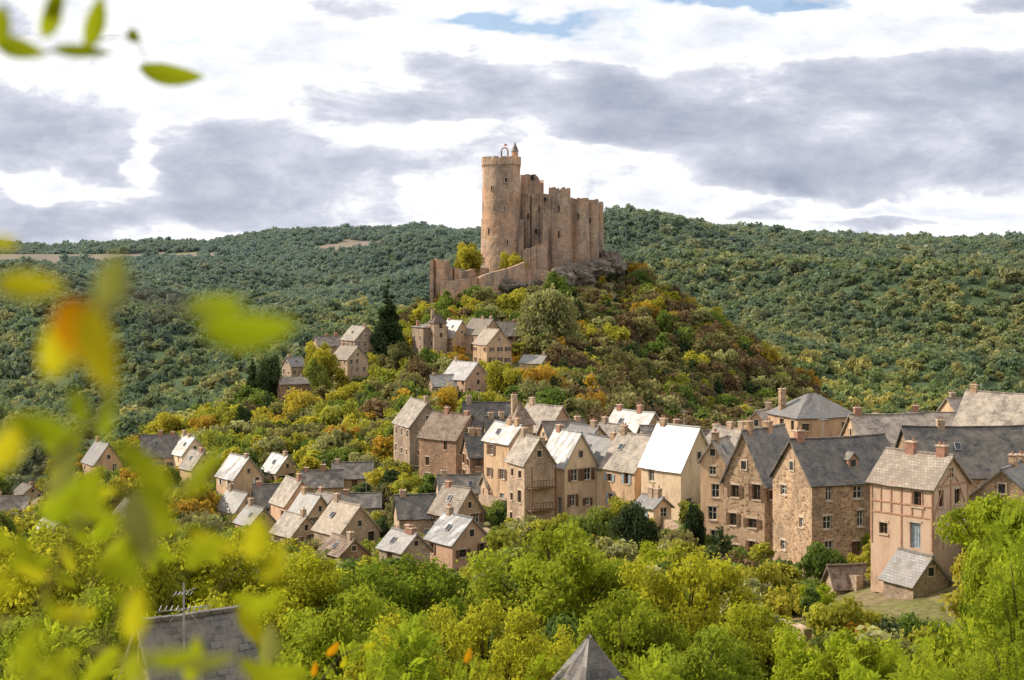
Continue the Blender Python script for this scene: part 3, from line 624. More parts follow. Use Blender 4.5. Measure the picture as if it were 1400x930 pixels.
for (pa, pb, pt, dd) in [(708, 716, 300, 594), (742, 750, 290, 593), (776, 782, 300, 596)]:
    a, b = wx(pa, dd), wx(pb, dd); z1 = wz(pt, dd)
    cw.quad((a, dd - 2.2, zb), (b, dd - 2.2, zb), (b, dd + 3, z1), (a, dd + 3, z1)); cw.tri((a, dd - 2.2, zb), (a, dd + 3, z1), (a, dd + 4, zb)); cw.tri((b, dd - 2.2, zb), (b, dd + 4, zb), (b, dd + 3, z1))
cast_wall(cw, jag(tw(712, 338, 592), tw(748, 336, 590), 12, .9), 2.5, zb)
for (wpx, wpy, w_, h_, dd) in [(722, 300, .5, 2.2, 597.2), (737, 290, .5, 2.2, 595.5), (764, 290, .4, 2.4, 593.7), (764, 325, .4, 2.4, 593.5), (733, 320, 1.0, 1.8, 595.6), (791, 300, .35, 2.2, 599.1), (807, 305, .35, 2, 606.6), (745, 275, .8, 1.3, 595), (728, 246, .9, 2.0, 619.8)]:
    X_ = wx(wpx, dd); cw.box((X_ - w_ / 2, dd - .3, wz(wpy, dd)), (w_, 0, 0), (0, .9, 0), (0, 0, h_), 1)
cw.build('curtain_walls_and_towers', [M['castle'], M['opening_dark']], castle)
ow = MB()
cast_wall(ow, [tw(588, 358, 565), tw(593, 354, 565), tw(598, 355, 566), tw(604, 357, 567), tw(612, 356, 568), tw(614, 363, 568), tw(619, 366, 568), tw(627, 368, 569)], 1.6, wz(418, 570))
cast_wall(ow, [tw(588, 358, 565), tw(590, 362, 580)], 1.6, wz(415, 570))
cast_wall(ow, jag(tw(602, 384, 556), tw(650, 380, 556), 9, .3) + jag(tw(652, 379, 556), tw(714, 359, 574), 14, .25), 1.2, wz(416, 565))
cast_wall(ow, jag(tw(627, 370, 572), tw(665, 366, 584), 10, .4), 1.2, wz(400, 575))
cast_wall(ow, jag(tw(700, 364, 578), tw(752, 372, 576), 12, .6), 1.5, wz(400, 580))
ow.build('outer_walls', [M['castle']], castle)
def rock(name, parts, seed):
    bm = bmesh.new()
    for (px, py, d, rx, ry, rz) in parts:
        r_ = bmesh.ops.create_icosphere(bm, subdivisions=4, radius=1.0)
        o = Vector((wx(px, d), d, wz(py, d)))
        for v in r_['verts']:
            nv = v.co.copy(); k = 1 + .35 * mnoise.fractal(nv * 1.6 + Vector((px * .1, seed, 0)), 1.0, 2.0, 4) + .12 * abs(mnoise.noise(nv * 5 + Vector((seed, px, 0))))
            v.co = o + Vector((nv.x * rx * k, nv.y * ry * k, nv.z * rz * k))
    me = bpy.data.meshes.new(name); bm.to_mesh(me); bm.free(); me.materials.append(M['rock'])
    ob = bpy.data.objects.new(name, me); scene.collection.objects.link(ob)
rock('rock_crag', [(834, 357, 612, 4.5, 6, 4.0), (843, 366, 608, 3.5, 5, 3.6), (815, 368, 603, 6, 5, 3.5), (790, 376, 592, 6, 5, 4.0), (765, 383, 586, 6, 4, 4), (735, 392, 578, 6, 4, 3.2), (690, 392, 566, 7, 3, 2.6)], 3)

# ------------------------------------------------------------------ garden walls
def stone_wall(pts, h, th=.6, mat='stone2', name='stone_wall'):
    mb = MB(); P = []
    for (a, b) in zip(pts[:-1], pts[1:]):
        nseg = max(2, int(math.hypot(wx(b[0], b[1]) - wx(a[0], a[1]), b[1] - a[1]) / 2.0))
        for i in range(nseg):
            t_ = i / nseg; dd = a[1] + (b[1] - a[1]) * t_; x_ = wx(a[0], a[1]) * (1 - t_) + wx(b[0], b[1]) * t_; P.append((x_, dd))
    P.append((wx(pts[-1][0], pts[-1][1]), pts[-1][1])); zz = ground([p[0] for p in P], [p[1] for p in P])
    for i in range(len(P) - 1):
        a, b = Vector((*P[i], 0)), Vector((*P[i + 1], 0)); d = b - a; nn = Vector((d.y, -d.x, 0)).normalized() * th
        za, zb_ = Vector((0, 0, zz[i] + h + random.uniform(-.08, .08))), Vector((0, 0, zz[i + 1] + h + random.uniform(-.08, .08))); lo = Vector((0, 0, min(zz[i], zz[i + 1]) - 2))
        mb.quad(a + nn + lo, b + nn + lo, b + nn + zb_, a + nn + za); mb.quad(b + lo, a + lo, a + za, b + zb_); mb.quad(a + nn + za, b + nn + zb_, b + zb_, a + za)
        mb.quad(a + lo, a + nn + lo, a + nn + za, a + za); mb.quad(b + nn + lo, b + lo, b + zb_, b + nn + zb_)
    mb.build(name, [M[mat]])
for w in [([(665, 205), (740, 190), (800, 186), (880, 180)], 1.6), ([(850, 190), (905, 184), (960, 172)], 2.0), ([(1105, 148), (1180, 136)], 1.2),
          ([(660, 225), (700, 215)], 2), ([(480, 240), (560, 232)], 1.5), ([(300, 280), (370, 262)], 1.4), ([(560, 450), (620, 452), (680, 448), (730, 450)], 2.5), ([(420, 455), (520, 462)], 2.0), ([(1040, 120), (1110, 112)], 1.3)]:
    stone_wall(*w)

# ------------------------------------------------------------------ trees
def rand_dirs(n, r): 
    v = r.normal(size=(n, 3)); return v / np.linalg.norm(v, axis=1)[:, None]
def leaves(lobes, n, size, r, shell=0.5, asp=0.6, up=0.2):
    lobes = np.array(lobes); w = lobes[:, 3] ** 2; w /= w.sum(); li = r.choice(len(lobes), n, p=w)
    d = rand_dirs(n, r); rad = (shell + (1 - shell) * r.random(n) ** .6) * (1 + .2 * r.normal(size=n))
    sq = np.array([1, 1, .8]); pos = lobes[li, :3] + d * sq * (lobes[li, 3] * rad)[:, None]
    nn = d * .7 + rand_dirs(n, r) * .7 + np.array([0, 0, up]); nn /= np.linalg.norm(nn, axis=1)[:, None]
    a = np.cross(nn, rand_dirs(n, r)); a /= np.linalg.norm(a, axis=1)[:, None]; b = np.cross(nn, a)
    s = (size * (.6 + .8 * r.random(n)))[:, None]; bend = nn * s * .18
    v = np.stack([pos + a * s - bend, pos + b * s * asp + bend * .5, pos - a * s - bend, pos - b * s * asp + bend * .5], 1).reshape(-1, 3)
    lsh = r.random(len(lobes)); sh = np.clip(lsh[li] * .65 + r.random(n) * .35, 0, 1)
    return v, np.repeat(sh, 4)
def pinnate(lobes, n, length, r, pairs=7):
    lobes = np.array(lobes); w = lobes[:, 3] ** 2; w /= w.sum(); li = r.choice(len(lobes), n, p=w); d = rand_dirs(n, r)
    base = lobes[li, :3] + d * (lobes[li, 3] * (.45 + .55 * r.random(n)))[:, None]
    ax = d * .6 + rand_dirs(n, r) * .6 + np.array([0, 0, -.1]); ax /= np.linalg.norm(ax, axis=1)[:, None]
    side = np.cross(ax, rand_dirs(n, r) * .5 + np.array([0, 0, 1])); side /= np.linalg.norm(side, axis=1)[:, None]; nn = np.cross(side, ax)
    V = []; SH = []; lsh = r.random(len(lobes)); L_ = length * (.7 + .6 * r.random(n))
    for k in range(pairs):
        tt = (k + 1) / pairs; ctr = base + ax * (L_ * tt)[:, None] - np.array([0, 0, 1]) * (L_ * .25 * tt * tt)[:, None]
        for sg in (-1, 1):
            ll = (L_ * .30 * (1 - .3 * abs(tt - .5)))[:, None]; dr = side * sg + ax * .25 - nn * .25 * r.random(n)[:, None]
            V.append(np.stack([ctr, ctr + dr * ll * .5 + ax * ll * .24, ctr + dr * ll, ctr + dr * ll * .5 - ax * ll * .24], 1)); SH.append(np.clip(lsh[li] * .6 + r.random(n) * .4, 0, 1))
    return np.concatenate(V).reshape(-1, 3), np.repeat(np.concatenate(SH), 4)
def make_tree(name, R, H, r, n, size, mat, kind='round', nl=14, lfun=None, lr=(.28, .46), limbs=18):
    lobes = []
    c0 = H - R * 1.0
    if kind == 'round':
        for i in range(nl):
            d = rand_dirs(1, r)[0]; rr = R * (.2 + .6 * r.random()); lobes.append((d[0] * rr, d[1] * rr, c0 + d[2] * rr * (H * .5 / R) * .75, R * r.uniform(*lr)))
    elif kind == 'bush':
        for i in range(nl):
            a = r.random() * 6.28; rr = R * .65 * math.sqrt(r.random()); lobes.append((rr * math.cos(a), rr * math.sin(a), H * r.uniform(.2, .65), R * r.uniform(.3, .45)))
    elif kind == 'tall':
        for i in range(nl):
            t_ = (i + .5) / nl; a = r.random() * 6.28; rr = R * .45 * math.sin(math.pi * (0.15 + t_ * .8)); lobes.append((rr * math.cos(a), rr * math.sin(a), H * (.2 + .72 * t_), R * r.uniform(.35, .5) * (1.1 - t_ * .5)))
    elif kind == 'cone':
        for i in range(nl):
            t_ = (i + .5) / nl; k = 6 if t_ < .7 else 3
            for j in range(k):
                a = r.random() * 6.28; rr = R * (1 - t_) * r.uniform(.3, .8); lobes.append((rr * math.cos(a), rr * math.sin(a), H * (.05 + .93 * t_), R * (1.05 - t_) * .36 + .12))
    v, sh = (lfun or leaves)(lobes, n, size, r)
    kr_ = R / np.percentile(np.hypot(v[:, 0], v[:, 1]), 97); kz_ = H / np.percentile(v[:, 2], 99.5)
    v = v * np.array([kr_, kr_, kz_]); lobes = [(a * kr_, b * kr_, c * kz_, q_ * kr_) for a, b, c, q_ in lobes]
    nlv = len(v) // 4
    tb = MB(); top = H * (.55 if kind != 'cone' else .95); tr = R * .055
    segs = 4; pts = [Vector((math.sin(i) * R * .03, math.cos(i * 2) * R * .03, -.8 + (top + .8) * i / segs)) for i in range(segs + 1)]
    for i in range(segs): tb.tube(pts[i], pts[i + 1], tr * (1 - .18 * i), tr * (1 - .18 * (i + 1)), 7)
    for lb in lobes[:limbs]:
        e = Vector(lb[:3]); st_ = pts[2].lerp(pts[3], r.random()) if kind != 'bush' else pts[1]; mid = st_.lerp(e, .5) + Vector((0, 0, -R * .06))
        tb.tube(st_, mid, tr * .45, tr * .28, 5); tb.tube(mid, e, tr * .28, tr * .1, 5)
        for q_ in range(2):
            e2 = e + Vector(rand_dirs(1, r)[0]) * lb[3] * .8; tb.tube(mid.lerp(e, .6), e2, tr * .14, tr * .05, 4)
    tv = np.array(tb.v); tf = np.array(tb.f) + len(v)
    co = np.concatenate([v, tv]); fc = np.concatenate([np.arange(len(v)).reshape(-1, 4), tf])
    me = np_mesh(name, co, fc); me.materials.append(mat); me.materials.append(M['bark'])
    me.polygons.foreach_set('material_index', np.concatenate([np.zeros(nlv, np.int32), np.ones(len(tf), np.int32)]))
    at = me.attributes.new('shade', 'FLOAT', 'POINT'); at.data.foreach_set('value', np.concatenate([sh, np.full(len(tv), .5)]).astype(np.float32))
    return me
def variant_coll(name, meshes):
    c = bpy.data.collections.new(name)
    for i, me in enumerate(meshes):
        o = bpy.data.objects.new('%s_%02d' % (name, i), me); c.objects.link(o)
    return c
def scatter(name, pts, scl, rot, idx_, coll):
    me = bpy.data.meshes.new(name); me.vertices.add(len(pts)); me.vertices.foreach_set('co', np.asarray(pts, np.float32).ravel())
    a = me.attributes.new('scl', 'FLOAT_VECTOR', 'POINT'); a.data.foreach_set('vector', np.asarray(scl, np.float32).ravel())
    a = me.attributes.new('rot', 'FLOAT_VECTOR', 'POINT'); rv = np.zeros((len(pts), 3), np.float32); rv[:, 2] = rot; a.data.foreach_set('vector', rv.ravel())
    a = me.attributes.new('idx', 'INT', 'POINT'); a.data.foreach_set('value', np.asarray(idx_, np.int32))
    ob = bpy.data.objects.new(name, me); scene.collection.objects.link(ob)
    ng = bpy.data.node_groups.new(name, 'GeometryNodeTree')
    ng.interface.new_socket('Geometry', in_out='INPUT', socket_type='NodeSocketGeometry'); ng.interface.new_socket('Geometry', in_out='OUTPUT', socket_type='NodeSocketGeometry')
    gi = ng.nodes.new('NodeGroupInput'); go = ng.nodes.new('NodeGroupOutput'); ip = ng.nodes.new('GeometryNodeInstanceOnPoints'); ci = ng.nodes.new('GeometryNodeCollectionInfo')
    ci.inputs['Collection'].default_value = coll; ci.inputs['Separate Children'].default_value = True; ci.inputs['Reset Children'].default_value = True
    ip.inputs['Pick Instance'].default_value = True
    def na(nm, dt):
        x = ng.nodes.new('GeometryNodeInputNamedAttribute'); x.data_type = dt; x.inputs['Name'].default_value = nm; return x.outputs['Attribute']
    er = ng.nodes.new('FunctionNodeEulerToRotation'); L = ng.links.new
    L(gi.outputs[0], ip.inputs['Points']); L(ci.outputs[0], ip.inputs['Instance']); L(na('idx', 'INT'), ip.inputs['Instance Index'])
    L(na('rot', 'FLOAT_VECTOR'), er.inputs[0]); L(er.outputs[0], ip.inputs['Rotation']); L(na('scl', 'FLOAT_VECTOR'), ip.inputs['Scale']); L(ip.outputs[0], go.inputs[0])
    md = ob.modifiers.new('instances', 'NODES'); md.node_group = ng
    return ob

# far forest ---------------------------------------------------------
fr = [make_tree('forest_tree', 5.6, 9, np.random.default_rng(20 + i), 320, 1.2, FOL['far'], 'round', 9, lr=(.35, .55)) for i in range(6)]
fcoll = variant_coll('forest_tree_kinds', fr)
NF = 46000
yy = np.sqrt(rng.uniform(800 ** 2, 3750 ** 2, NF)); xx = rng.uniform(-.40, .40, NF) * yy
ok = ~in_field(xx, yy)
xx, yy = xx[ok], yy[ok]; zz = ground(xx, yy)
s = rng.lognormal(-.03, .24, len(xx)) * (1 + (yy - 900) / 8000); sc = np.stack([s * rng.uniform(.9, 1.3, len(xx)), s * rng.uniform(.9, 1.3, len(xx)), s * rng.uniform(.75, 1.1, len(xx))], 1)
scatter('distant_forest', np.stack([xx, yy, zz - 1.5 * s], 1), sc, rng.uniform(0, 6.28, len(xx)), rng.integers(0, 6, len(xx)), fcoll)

# hillside / village vegetation --------------------------------------
kinds = ['yg', 'green', 'olive', 'gold', 'brown', 'dark', 'pale']
mid = []
for ki, k in enumerate(kinds):
    for j, (kd, R, H) in enumerate([('round', 3.4, 6.2), ('bush', 3.3, 3.6), ('tall', 2.4, 7)]):
        mid.append(make_tree('hill_tree', R, H, np.random.default_rng(100 + ki * 5 + j), 1400, .29, FOL[k], kd, 18, lr=(.22, .4)))
mcoll = variant_coll('hill_tree_kinds', mid)
B = np.array([(b[0], b[1], b[2], b[3], b[5]) for b in BLK])
def plant(N_, y0, y1, pxlo, pxhi, probs, smin, smax, name, accept=None):
    yy = np.sqrt(rng.uniform(y0 ** 2, y1 ** 2, N_)); px = rng.uniform(pxlo, pxhi, N_); xx = wx(px, yy); zz = ground(xx, yy)
    kk = np.empty(N_, int); s = rng.uniform(smin, smax, N_); keep = np.ones(N_, bool)
    if accept is not None: keep &= accept(px, yy, xx)
    form = rng.choice(3, N_, p=[.55, .33, .12]); HT = np.array([6.2, 3.8, 7.2])[form]; RT = np.array([3.4, 3.3, 2.4])[form]
    for i in range(N_):
        if not keep[i]: continue
        x, y, z = xx[i], yy[i], zz[i]
        dd = np.hypot(B[:, 0] - x, B[:, 1] - y)
        if (dd < B[:, 2] + RT[i] * s[i] * .6).any(): keep[i] = False; continue
        front = (B[:, 1] > y) & (np.abs(B[:, 0] * y / B[:, 1] - x) < (B[:, 2] * y / B[:, 1] + RT[i] * s[i] * .7))
        if front.any():
            lim = (B[front, 3] * y / B[front, 1]).min() - z
            if lim < .9: keep[i] = False; continue
            if HT[i] * s[i] > lim: s[i] = lim / HT[i]
        if 548 < y < 650 and -32 < x < 44:
            if (y > 574 and x < 31 and y > 574 + max(0, (x - 0)) * .3) or rng.random() < .3: keep[i] = False; continue
            s[i] = min(s[i], .5)
        p = probs(px[i], y, x); kk[i] = rng.choice(len(kinds), p=p)
    xx, yy, zz, s, kk, form = [a[keep] for a in (xx, yy, zz, s, kk, form)]
    sc = np.stack([s * rng.uniform(.85, 1.2, len(s)), s * rng.uniform(.85, 1.2, len(s)), s * rng.uniform(.85, 1.15, len(s))], 1)
    scatter(name, np.stack([xx, yy, zz - .3 * s], 1), sc, rng.uniform(0, 6.28, len(xx)), kk * 3 + form, mcoll)
#            yg green olive gold brown dark pale
def pr_left(px, y, x): return [.33, .20, .17, .09, .03, .05, .13]
def pr_right(px, y, x):
    if px > 870 and y > 560: return [.18, .10, .24, .19, .20, .02, .07]
    return [.05, .12, .35, .03, .32, .08, .05]
def pr_low(px, y, x): return [.34, .28, .14, .03, .02, .10, .09]
def pr_fore(px, y, x): return [.44, .30, .12, .02, .0, .05, .07]
plant(1900, 345, 640, 60, 760, pr_left, .7, 1.5, 'hillside_trees')
plant(2600, 360, 660, 745, 1330, pr_right, .7, 1.6, 'woodland_slope')
plant(2200, 150, 350, -60, 720, pr_low, .5, 1.2, 'village_garden_trees')
plant(1500, 125, 345, 640, 1480, pr_low, .25, .8, 'village_shrubs')
plant(800, 66, 150, -80, 1500, pr_fore, .3, .75, 'foreground_thicket')
plant(260, 550, 612, 760, 870, pr_right, .3, .5, 'crag_shrubs')

# named single trees --------------------------------------------------
rob = [make_tree('robinia', 5.2, 9.5, np.random.default_rng(60 + i), 13000, .135, FOL['robinia'], 'round', 60, lr=(.10, .22), limbs=60) for i in range(3)]
frs = [make_tree('acacia', 4.5, 8, np.random.default_rng(70 + i), 10000, .14, FOL['fresh'], 'round', 44, lr=(.13, .26), limbs=44) for i in range(2)]
def put(name, me, px, d, pytop, H, wpx=None, R=None, zoff=0):
    x = wx(px, d); z = g1(x, d); top = wz(pytop, d); s = max(.3, (top - z) / H)
    o = bpy.data.objects.new(name, me); scene.collection.objects.link(o); o.location = (x, d, z)
    sr = s if wpx is None else (wpx * d / F / 2) / R
    o.scale = (sr, sr, s); o.rotation_euler = (0, 0, random.uniform(0, 6.28)); return o
for px, d, pt, w_, v in [(765, 106, 728, 235, 0), (935, 100, 762, 180, 1), (545, 108, 768, 180, 2), (430, 112, 758, 180, 0), (300, 108, 735, 200, 2), (190, 104, 722, 200, 1), (70, 110, 725, 230, 2), (660, 84, 825, 170, 1), (860, 86, 820, 180, 2), (330, 84, 815, 210, 2), (470, 80, 815, 220, 0), (1030, 90, 830, 170, 0), (-40, 95, 730, 260, 0), (150, 78, 810, 240, 0), (560, 74, 850, 190, 1), (740, 72, 868, 180, 2), (960, 74, 868, 190, 0), (860, 140, 770, 110, 1), (40, 72, 850, 240, 1)]:
    put('robinia_tree', rob[v], px, d, pt, 9.5, w_, 5.2)
for px, d, pt, w_, v in [(1365, 118, 676, 140, 0), (1435, 112, 690, 190, 1), (1190, 78, 872, 150, 0), (1110, 80, 868, 150, 1), (1400, 76, 765, 180, 0), (1325, 62, 868, 170, 1), (1185, 150, 756, 46, 0), (905, 150, 745, 90, 1), (985, 140, 775, 100, 0), (1060, 128, 800, 80, 0), (1118, 124, 812, 50, 1), (1375, 90, 745, 110, 1), (1320, 135, 742, 60, 0)]:
    put('acacia_tree', frs[v], px, d, pt, 8, w_, 4.5)
con = make_tree('conifer', 4, 18, np.random.default_rng(5), 12000, .28, FOL['dark'], 'cone', 16)
put('conifer_tree', con, 531, 470, 393, 18, 56, 4); put('conifer_tree', con, 345, 455, 488, 18, 26, 4)
big = make_tree('lime', 8, 14, np.random.default_rng(8), 9000, .36, FOL['pale'], 'round', 30, lr=(.18, .32), limbs=30)
put('lime_tree', big, 748, 478, 399, 14, 82, 8)
gm = {k: make_tree('tree_' + k, 4, 8, np.random.default_rng(90 + i), 6000, .2, FOL[k], 'round', 28, lr=(.18, .34), limbs=28) for i, k in enumerate(kinds)}
for nm, k, px, d, pt, w_ in [('dark_oak_tree', 'dark', 370, 450, 487, 42), ('ash_tree', 'yg', 640, 580, 333, 40), ('hazel_tree', 'yg', 700, 580, 346, 34), ('ash_tree', 'green', 764, 555, 373, 44), ('maple_tree', 'gold', 742, 400, 500, 56), ('ash_tree', 'yg', 690, 410, 498, 50),
    ('ash_tree', 'pale', 735, 395, 520, 46), ('maple_tree', 'gold', 415, 385, 535, 60), ('ash_tree', 'yg', 438, 440, 470, 46), ('ash_tree', 'green', 437, 432, 492, 34), ('dark_oak_tree', 'dark', 332, 380, 556, 30), ('ash_tree', 'yg', 515, 340, 595, 50), ('maple_tree', 'gold', 605, 360, 530, 50),
    ('dark_oak_tree', 'dark', 870, 165, 688, 62), ('oak_tree', 'green', 690, 195, 720, 40), ('dark_oak_tree', 'dark', 948, 165, 690, 32), ('ash_tree', 'green', 590, 455, 478, 46), ('ash_tree', 'olive', 545, 455, 470, 50), ('ash_tree', 'olive', 820, 430, 512, 80), ('maple_tree', 'olive', 850, 440, 480, 60),
    ('maple_tree', 'brown', 535, 250, 678, 46), ('ash_tree', 'green', 575, 270, 640, 36), ('ash_tree', 'green', 565, 262, 660, 44), ('ash_tree', 'yg', 700, 470, 468, 44), ('ash_tree', 'olive', 900, 420, 545, 60), ('ash_tree', 'yg', 230, 430, 565, 60)]:
    put(nm, gm[k], px, d, pt, 8, w_, 4)
pn = [make_tree('near_robinia', 1.6, 5.0, np.random.default_rng(40 + i), 1500, .24, FOL['fresh'], 'round', 24, lfun=pinnate, lr=(.18, .34), limbs=24) for i in range(2)]
for px, d, pt, v, w_ in [(560, 19, 868, 0, 260), (430, 17, 885, 1, 230), (690, 18, 912, 1, 200), (1370, 26, 780, 0, 170), (1435, 22, 700, 1, 200), (1260, 20, 888, 1, 230), (40, 30, 860, 0, 200), (920, 18, 914, 0, 200), (1150, 18, 908, 0, 200), (340, 16, 908, 0, 180)]:
    put('robinia_tree', pn[v], px, d, pt, 5.0, w_, 1.6)

# ------------------------------------------------------------------ lower-edge roofs + antenna
house(('stone_house', 262, 1050, 58, 3.6, 3.0, 945, 866, 35, 'stone2', 'slate', {'shed': 1, 'noblk': 1}))
house(('stone_turret', 806, 1010, 58, 1.6, 1.6, 950, 890, 35, 'stone2', 'slate', {'hip': 1, 'shed': 1, 'noblk': 1}))
an = MB(); ax_, ad = wx(259, 58), 57.0; z0, z1 = wz(905, ad), wz(797, ad)
an.tube((ax_, ad, z0), (ax_, ad, z1), .045, .035, 6)
an.tube((ax_ - .9, ad - .2, wz(835, ad)), (ax_ + .9, ad + .2, wz(830, ad)), .024, .024, 5)
for i in range(9):
    t_ = -0.8 + i * .2; an.tube((ax_ + t_, ad - .35, wz(832.5, ad)), (ax_ + t_ - .06, ad + .35, wz(832.5, ad) + .03), .018, .018, 4)
an.tube((ax_ - .4, ad, wz(815, ad)), (ax_ + .4, ad + .1, wz(805, ad)), .02, .02, 5)
for i in range(5):
    t_ = -.3 + i * .14; an.tube((ax_ + t_, ad - .2, wz(812, ad)), (ax_ + t_, ad + .25, wz(811, ad)), .016, .016, 4)
for sg in (-1, 1): an.tube((ax_, ad, wz(830, ad)), (ax_ + sg * .5, ad, wz(850, ad)), .016, .016, 4)
an.build('tv_antenna', [M['metal']])

# ------------------------------------------------------------------ close leafy branches beside the viewpoint
lm = [foliage_mat('near_leaf_green', [(0.36, 0.44, 0.02), (0.46, 0.50, 0.025)], .6), foliage_mat('near_leaf_yellow', [(0.70, 0.62, 0.03), (0.66, 0.64, 0.03)], .6),
      foliage_mat('near_leaf_orange', [(0.85, 0.36, 0.01), (0.82, 0.42, 0.02)], .6), foliage_mat('near_leaf_olive', [(0.34, 0.36, 0.10), (0.42, 0.42, 0.14)], .5)]
def leaf(mb, c, ln, wd, ang, tilt, twist, mat):
    ca, sa = math.cos(ang), math.sin(ang); U = Vector((ca, math.sin(tilt) * .6, sa)).normalized(); nrm = Vector((.35 + twist, -1, -.4 + twist)).normalized()
    V_ = nrm.cross(U).normalized(); nrm = U.cross(V_); c = Vector(c); k = 8; prev = None
    for i in range(k + 1):
        t_ = i / k; w_ = wd / 2 * math.sin(math.pi * t_ ** .85) ** .8 if 0 < i < k else 0.0003
        m_ = c + U * (t_ - .5) * ln - nrm * .12 * ln * (t_ - .5) ** 2 * 2; a = m_ + V_ * w_ + nrm * w_ * .25; b = m_ - V_ * w_ + nrm * w_ * .25
        if prev: mb.quad(prev[0], m_, a, prev[1], mat); mb.quad(prev[2], b, m_, prev[0], mat)
        prev = (m_, a, b)
def branch(name, stem, lvs, rad=.0025):
    mb = MB(); P = [Vector((wx(a, c), c, wz(b, c))) for a, b, c in stem]
    Q = []
    for i in range(len(P) - 1):
        for k in range(5):
            t_ = k / 5; p0 = P[max(i - 1, 0)]; p1 = P[i]; p2 = P[i + 1]; p3 = P[min(i + 2, len(P) - 1)]
            Q.append(.5 * ((2 * p1) + (p2 - p0) * t_ + (2 * p0 - 5 * p1 + 4 * p2 - p3) * t_ * t_ + (3 * p1 - p0 - 3 * p2 + p3) * t_ ** 3))
    Q.append(P[-1])
    for i in range(len(Q) - 1): mb.tube(Q[i], Q[i + 1], rad * (1 - .6 * i / len(Q)), rad * (1 - .6 * (i + 1) / len(Q)), 6, 4)
    for (a, b, c, l, w_, an_, mt) in lvs:
        ctr = Vector((wx(a, c), c, wz(b, c))); l2, w2 = l * c / F, w_ * c / F
        leaf(mb, ctr, l2, w2, math.radians(an_), random.uniform(-.5, .5), random.uniform(-.3, .3), mt)
        e = min(Q, key=lambda q_: (q_ - ctr).length); U = Vector((math.cos(math.radians(an_)), 0, math.sin(math.radians(an_)))); s0 = ctr - U * l2 * .5; s1 = ctr + U * l2 * .5
        st_ = s0 if (s0 - e).length < (s1 - e).length else s1
        if (st_ - e).length < .25: mb.tube(e, st_, rad * .3, rad * .2, 4, 4)
    mb.build(name, lm + [M['bark']])
branch('leafy_branch', [(-60, 760, 1.1), (60, 640, 1.05), (140, 560, 1.0), (140, 480, 1.0), (170, 400, 1.0), (290, 430, .95)],
   [(340, 450, .92, 140, 64, 3, 0), (292, 419, .98, 90, 38, 8, 0), (135, 478, .9, 130, 60, -70, 1), (112, 455, .92, 110, 72, -60, 2), (80, 470, .95, 110, 50, 75, 1), (152, 385, .95, 90, 46, 75, 3), (40, 390, .95, 105, 42, -3, 1), (5, 332, 1.1, 40, 22, 0, 1), (110, 560, 1.1, 70, 26, -70, 0), (145, 565, 1.1, 80, 22, 85, 0), (60, 585, 1.0, 110, 40, -15, 0), (10, 610, 1.0, 90, 46, 60, 1)])
branch('leafy_branch', [(-60, -20, 2.0), (0, 50, 2.0), (60, 70, 2.0), (120, 60, 2.0), (180, 50, 2.1), (200, 85, 2.2)],
   [(233, 101, 2.3, 96, 34, -8, 0), (183, 49, 2.1, 24, 20, -40, 0), (70, 22, 1.6, 70, 30, 70, 0), (130, 30, 1.7, 80, 30, 75, 0), (25, 65, 1.6, 80, 32, -15, 0), (110, 70, 1.7, 90, 20, -5, 0), (0, 35, 1.5, 60, 30, 80, 0), (75, 5, 1.6, 50, 26, 70, 0)], .002)
lv = []
rl = random.Random(15)
for i in range(80):
    a = rl.uniform(-30, 400); b = rl.uniform(600, 930)
    if b < 600 + max(0, a - 110) * .75: continue
    if 205 < a < 320 and 770 < b < 890: continue
    c = rl.uniform(1.0, 2.6); sz = rl.uniform(60, 100) * (1.3 / c) ** .6
    lv.append((a, b, c, sz, sz * rl.uniform(.34, .46), rl.uniform(-75, 85), rl.choice([0, 0, 0, 1, 3])))
for st in range(5):
    sub = lv[st::5]
    branch('leafy_shrub_branch', [(-80 + 30 * st, 1000, 1.3 + .25 * st), (20 + 50 * st, 900, 1.3 + .25 * st), (70 + 60 * st, 790, 1.35 + .25 * st), (110 + 60 * st, 700 + 10 * st, 1.4 + .25 * st)], sub, .0015)
branch('leafy_branch', [(100, 720, 1.3), (180, 690, 1.3), (240, 670, 1.3), (300, 640, 1.3)], [(200, 640, 1.2, 110, 34, -40, 0), (275, 650, 1.3, 90, 30, 50, 0), (190, 720, 1.2, 110, 42, -70, 3), (215, 690, 1.25, 90, 36, -60, 0), (290, 740, 1.3, 80, 36, -20, 1), (350, 735, 1.3, 70, 40, 80, 1), (185, 840, 1.2, 90, 36, 80, 1), (130, 700, 1.2, 90, 30, -30, 0), (375, 770, 1.3, 60, 32, 60, 1)])
branch('leafy_branch', [(400, 990, 6), (440, 930, 6), (470, 895, 6.1), (520, 880, 6.2)], [(455, 888, 6, 26, 12, 50, 2), (470, 905, 6, 22, 9, 70, 1), (640, 896, 6.1, 22, 10, 70, 2), (505, 884, 6.1, 20, 9, 20, 1), (430, 915, 6, 22, 9, 80, 2)], .004)

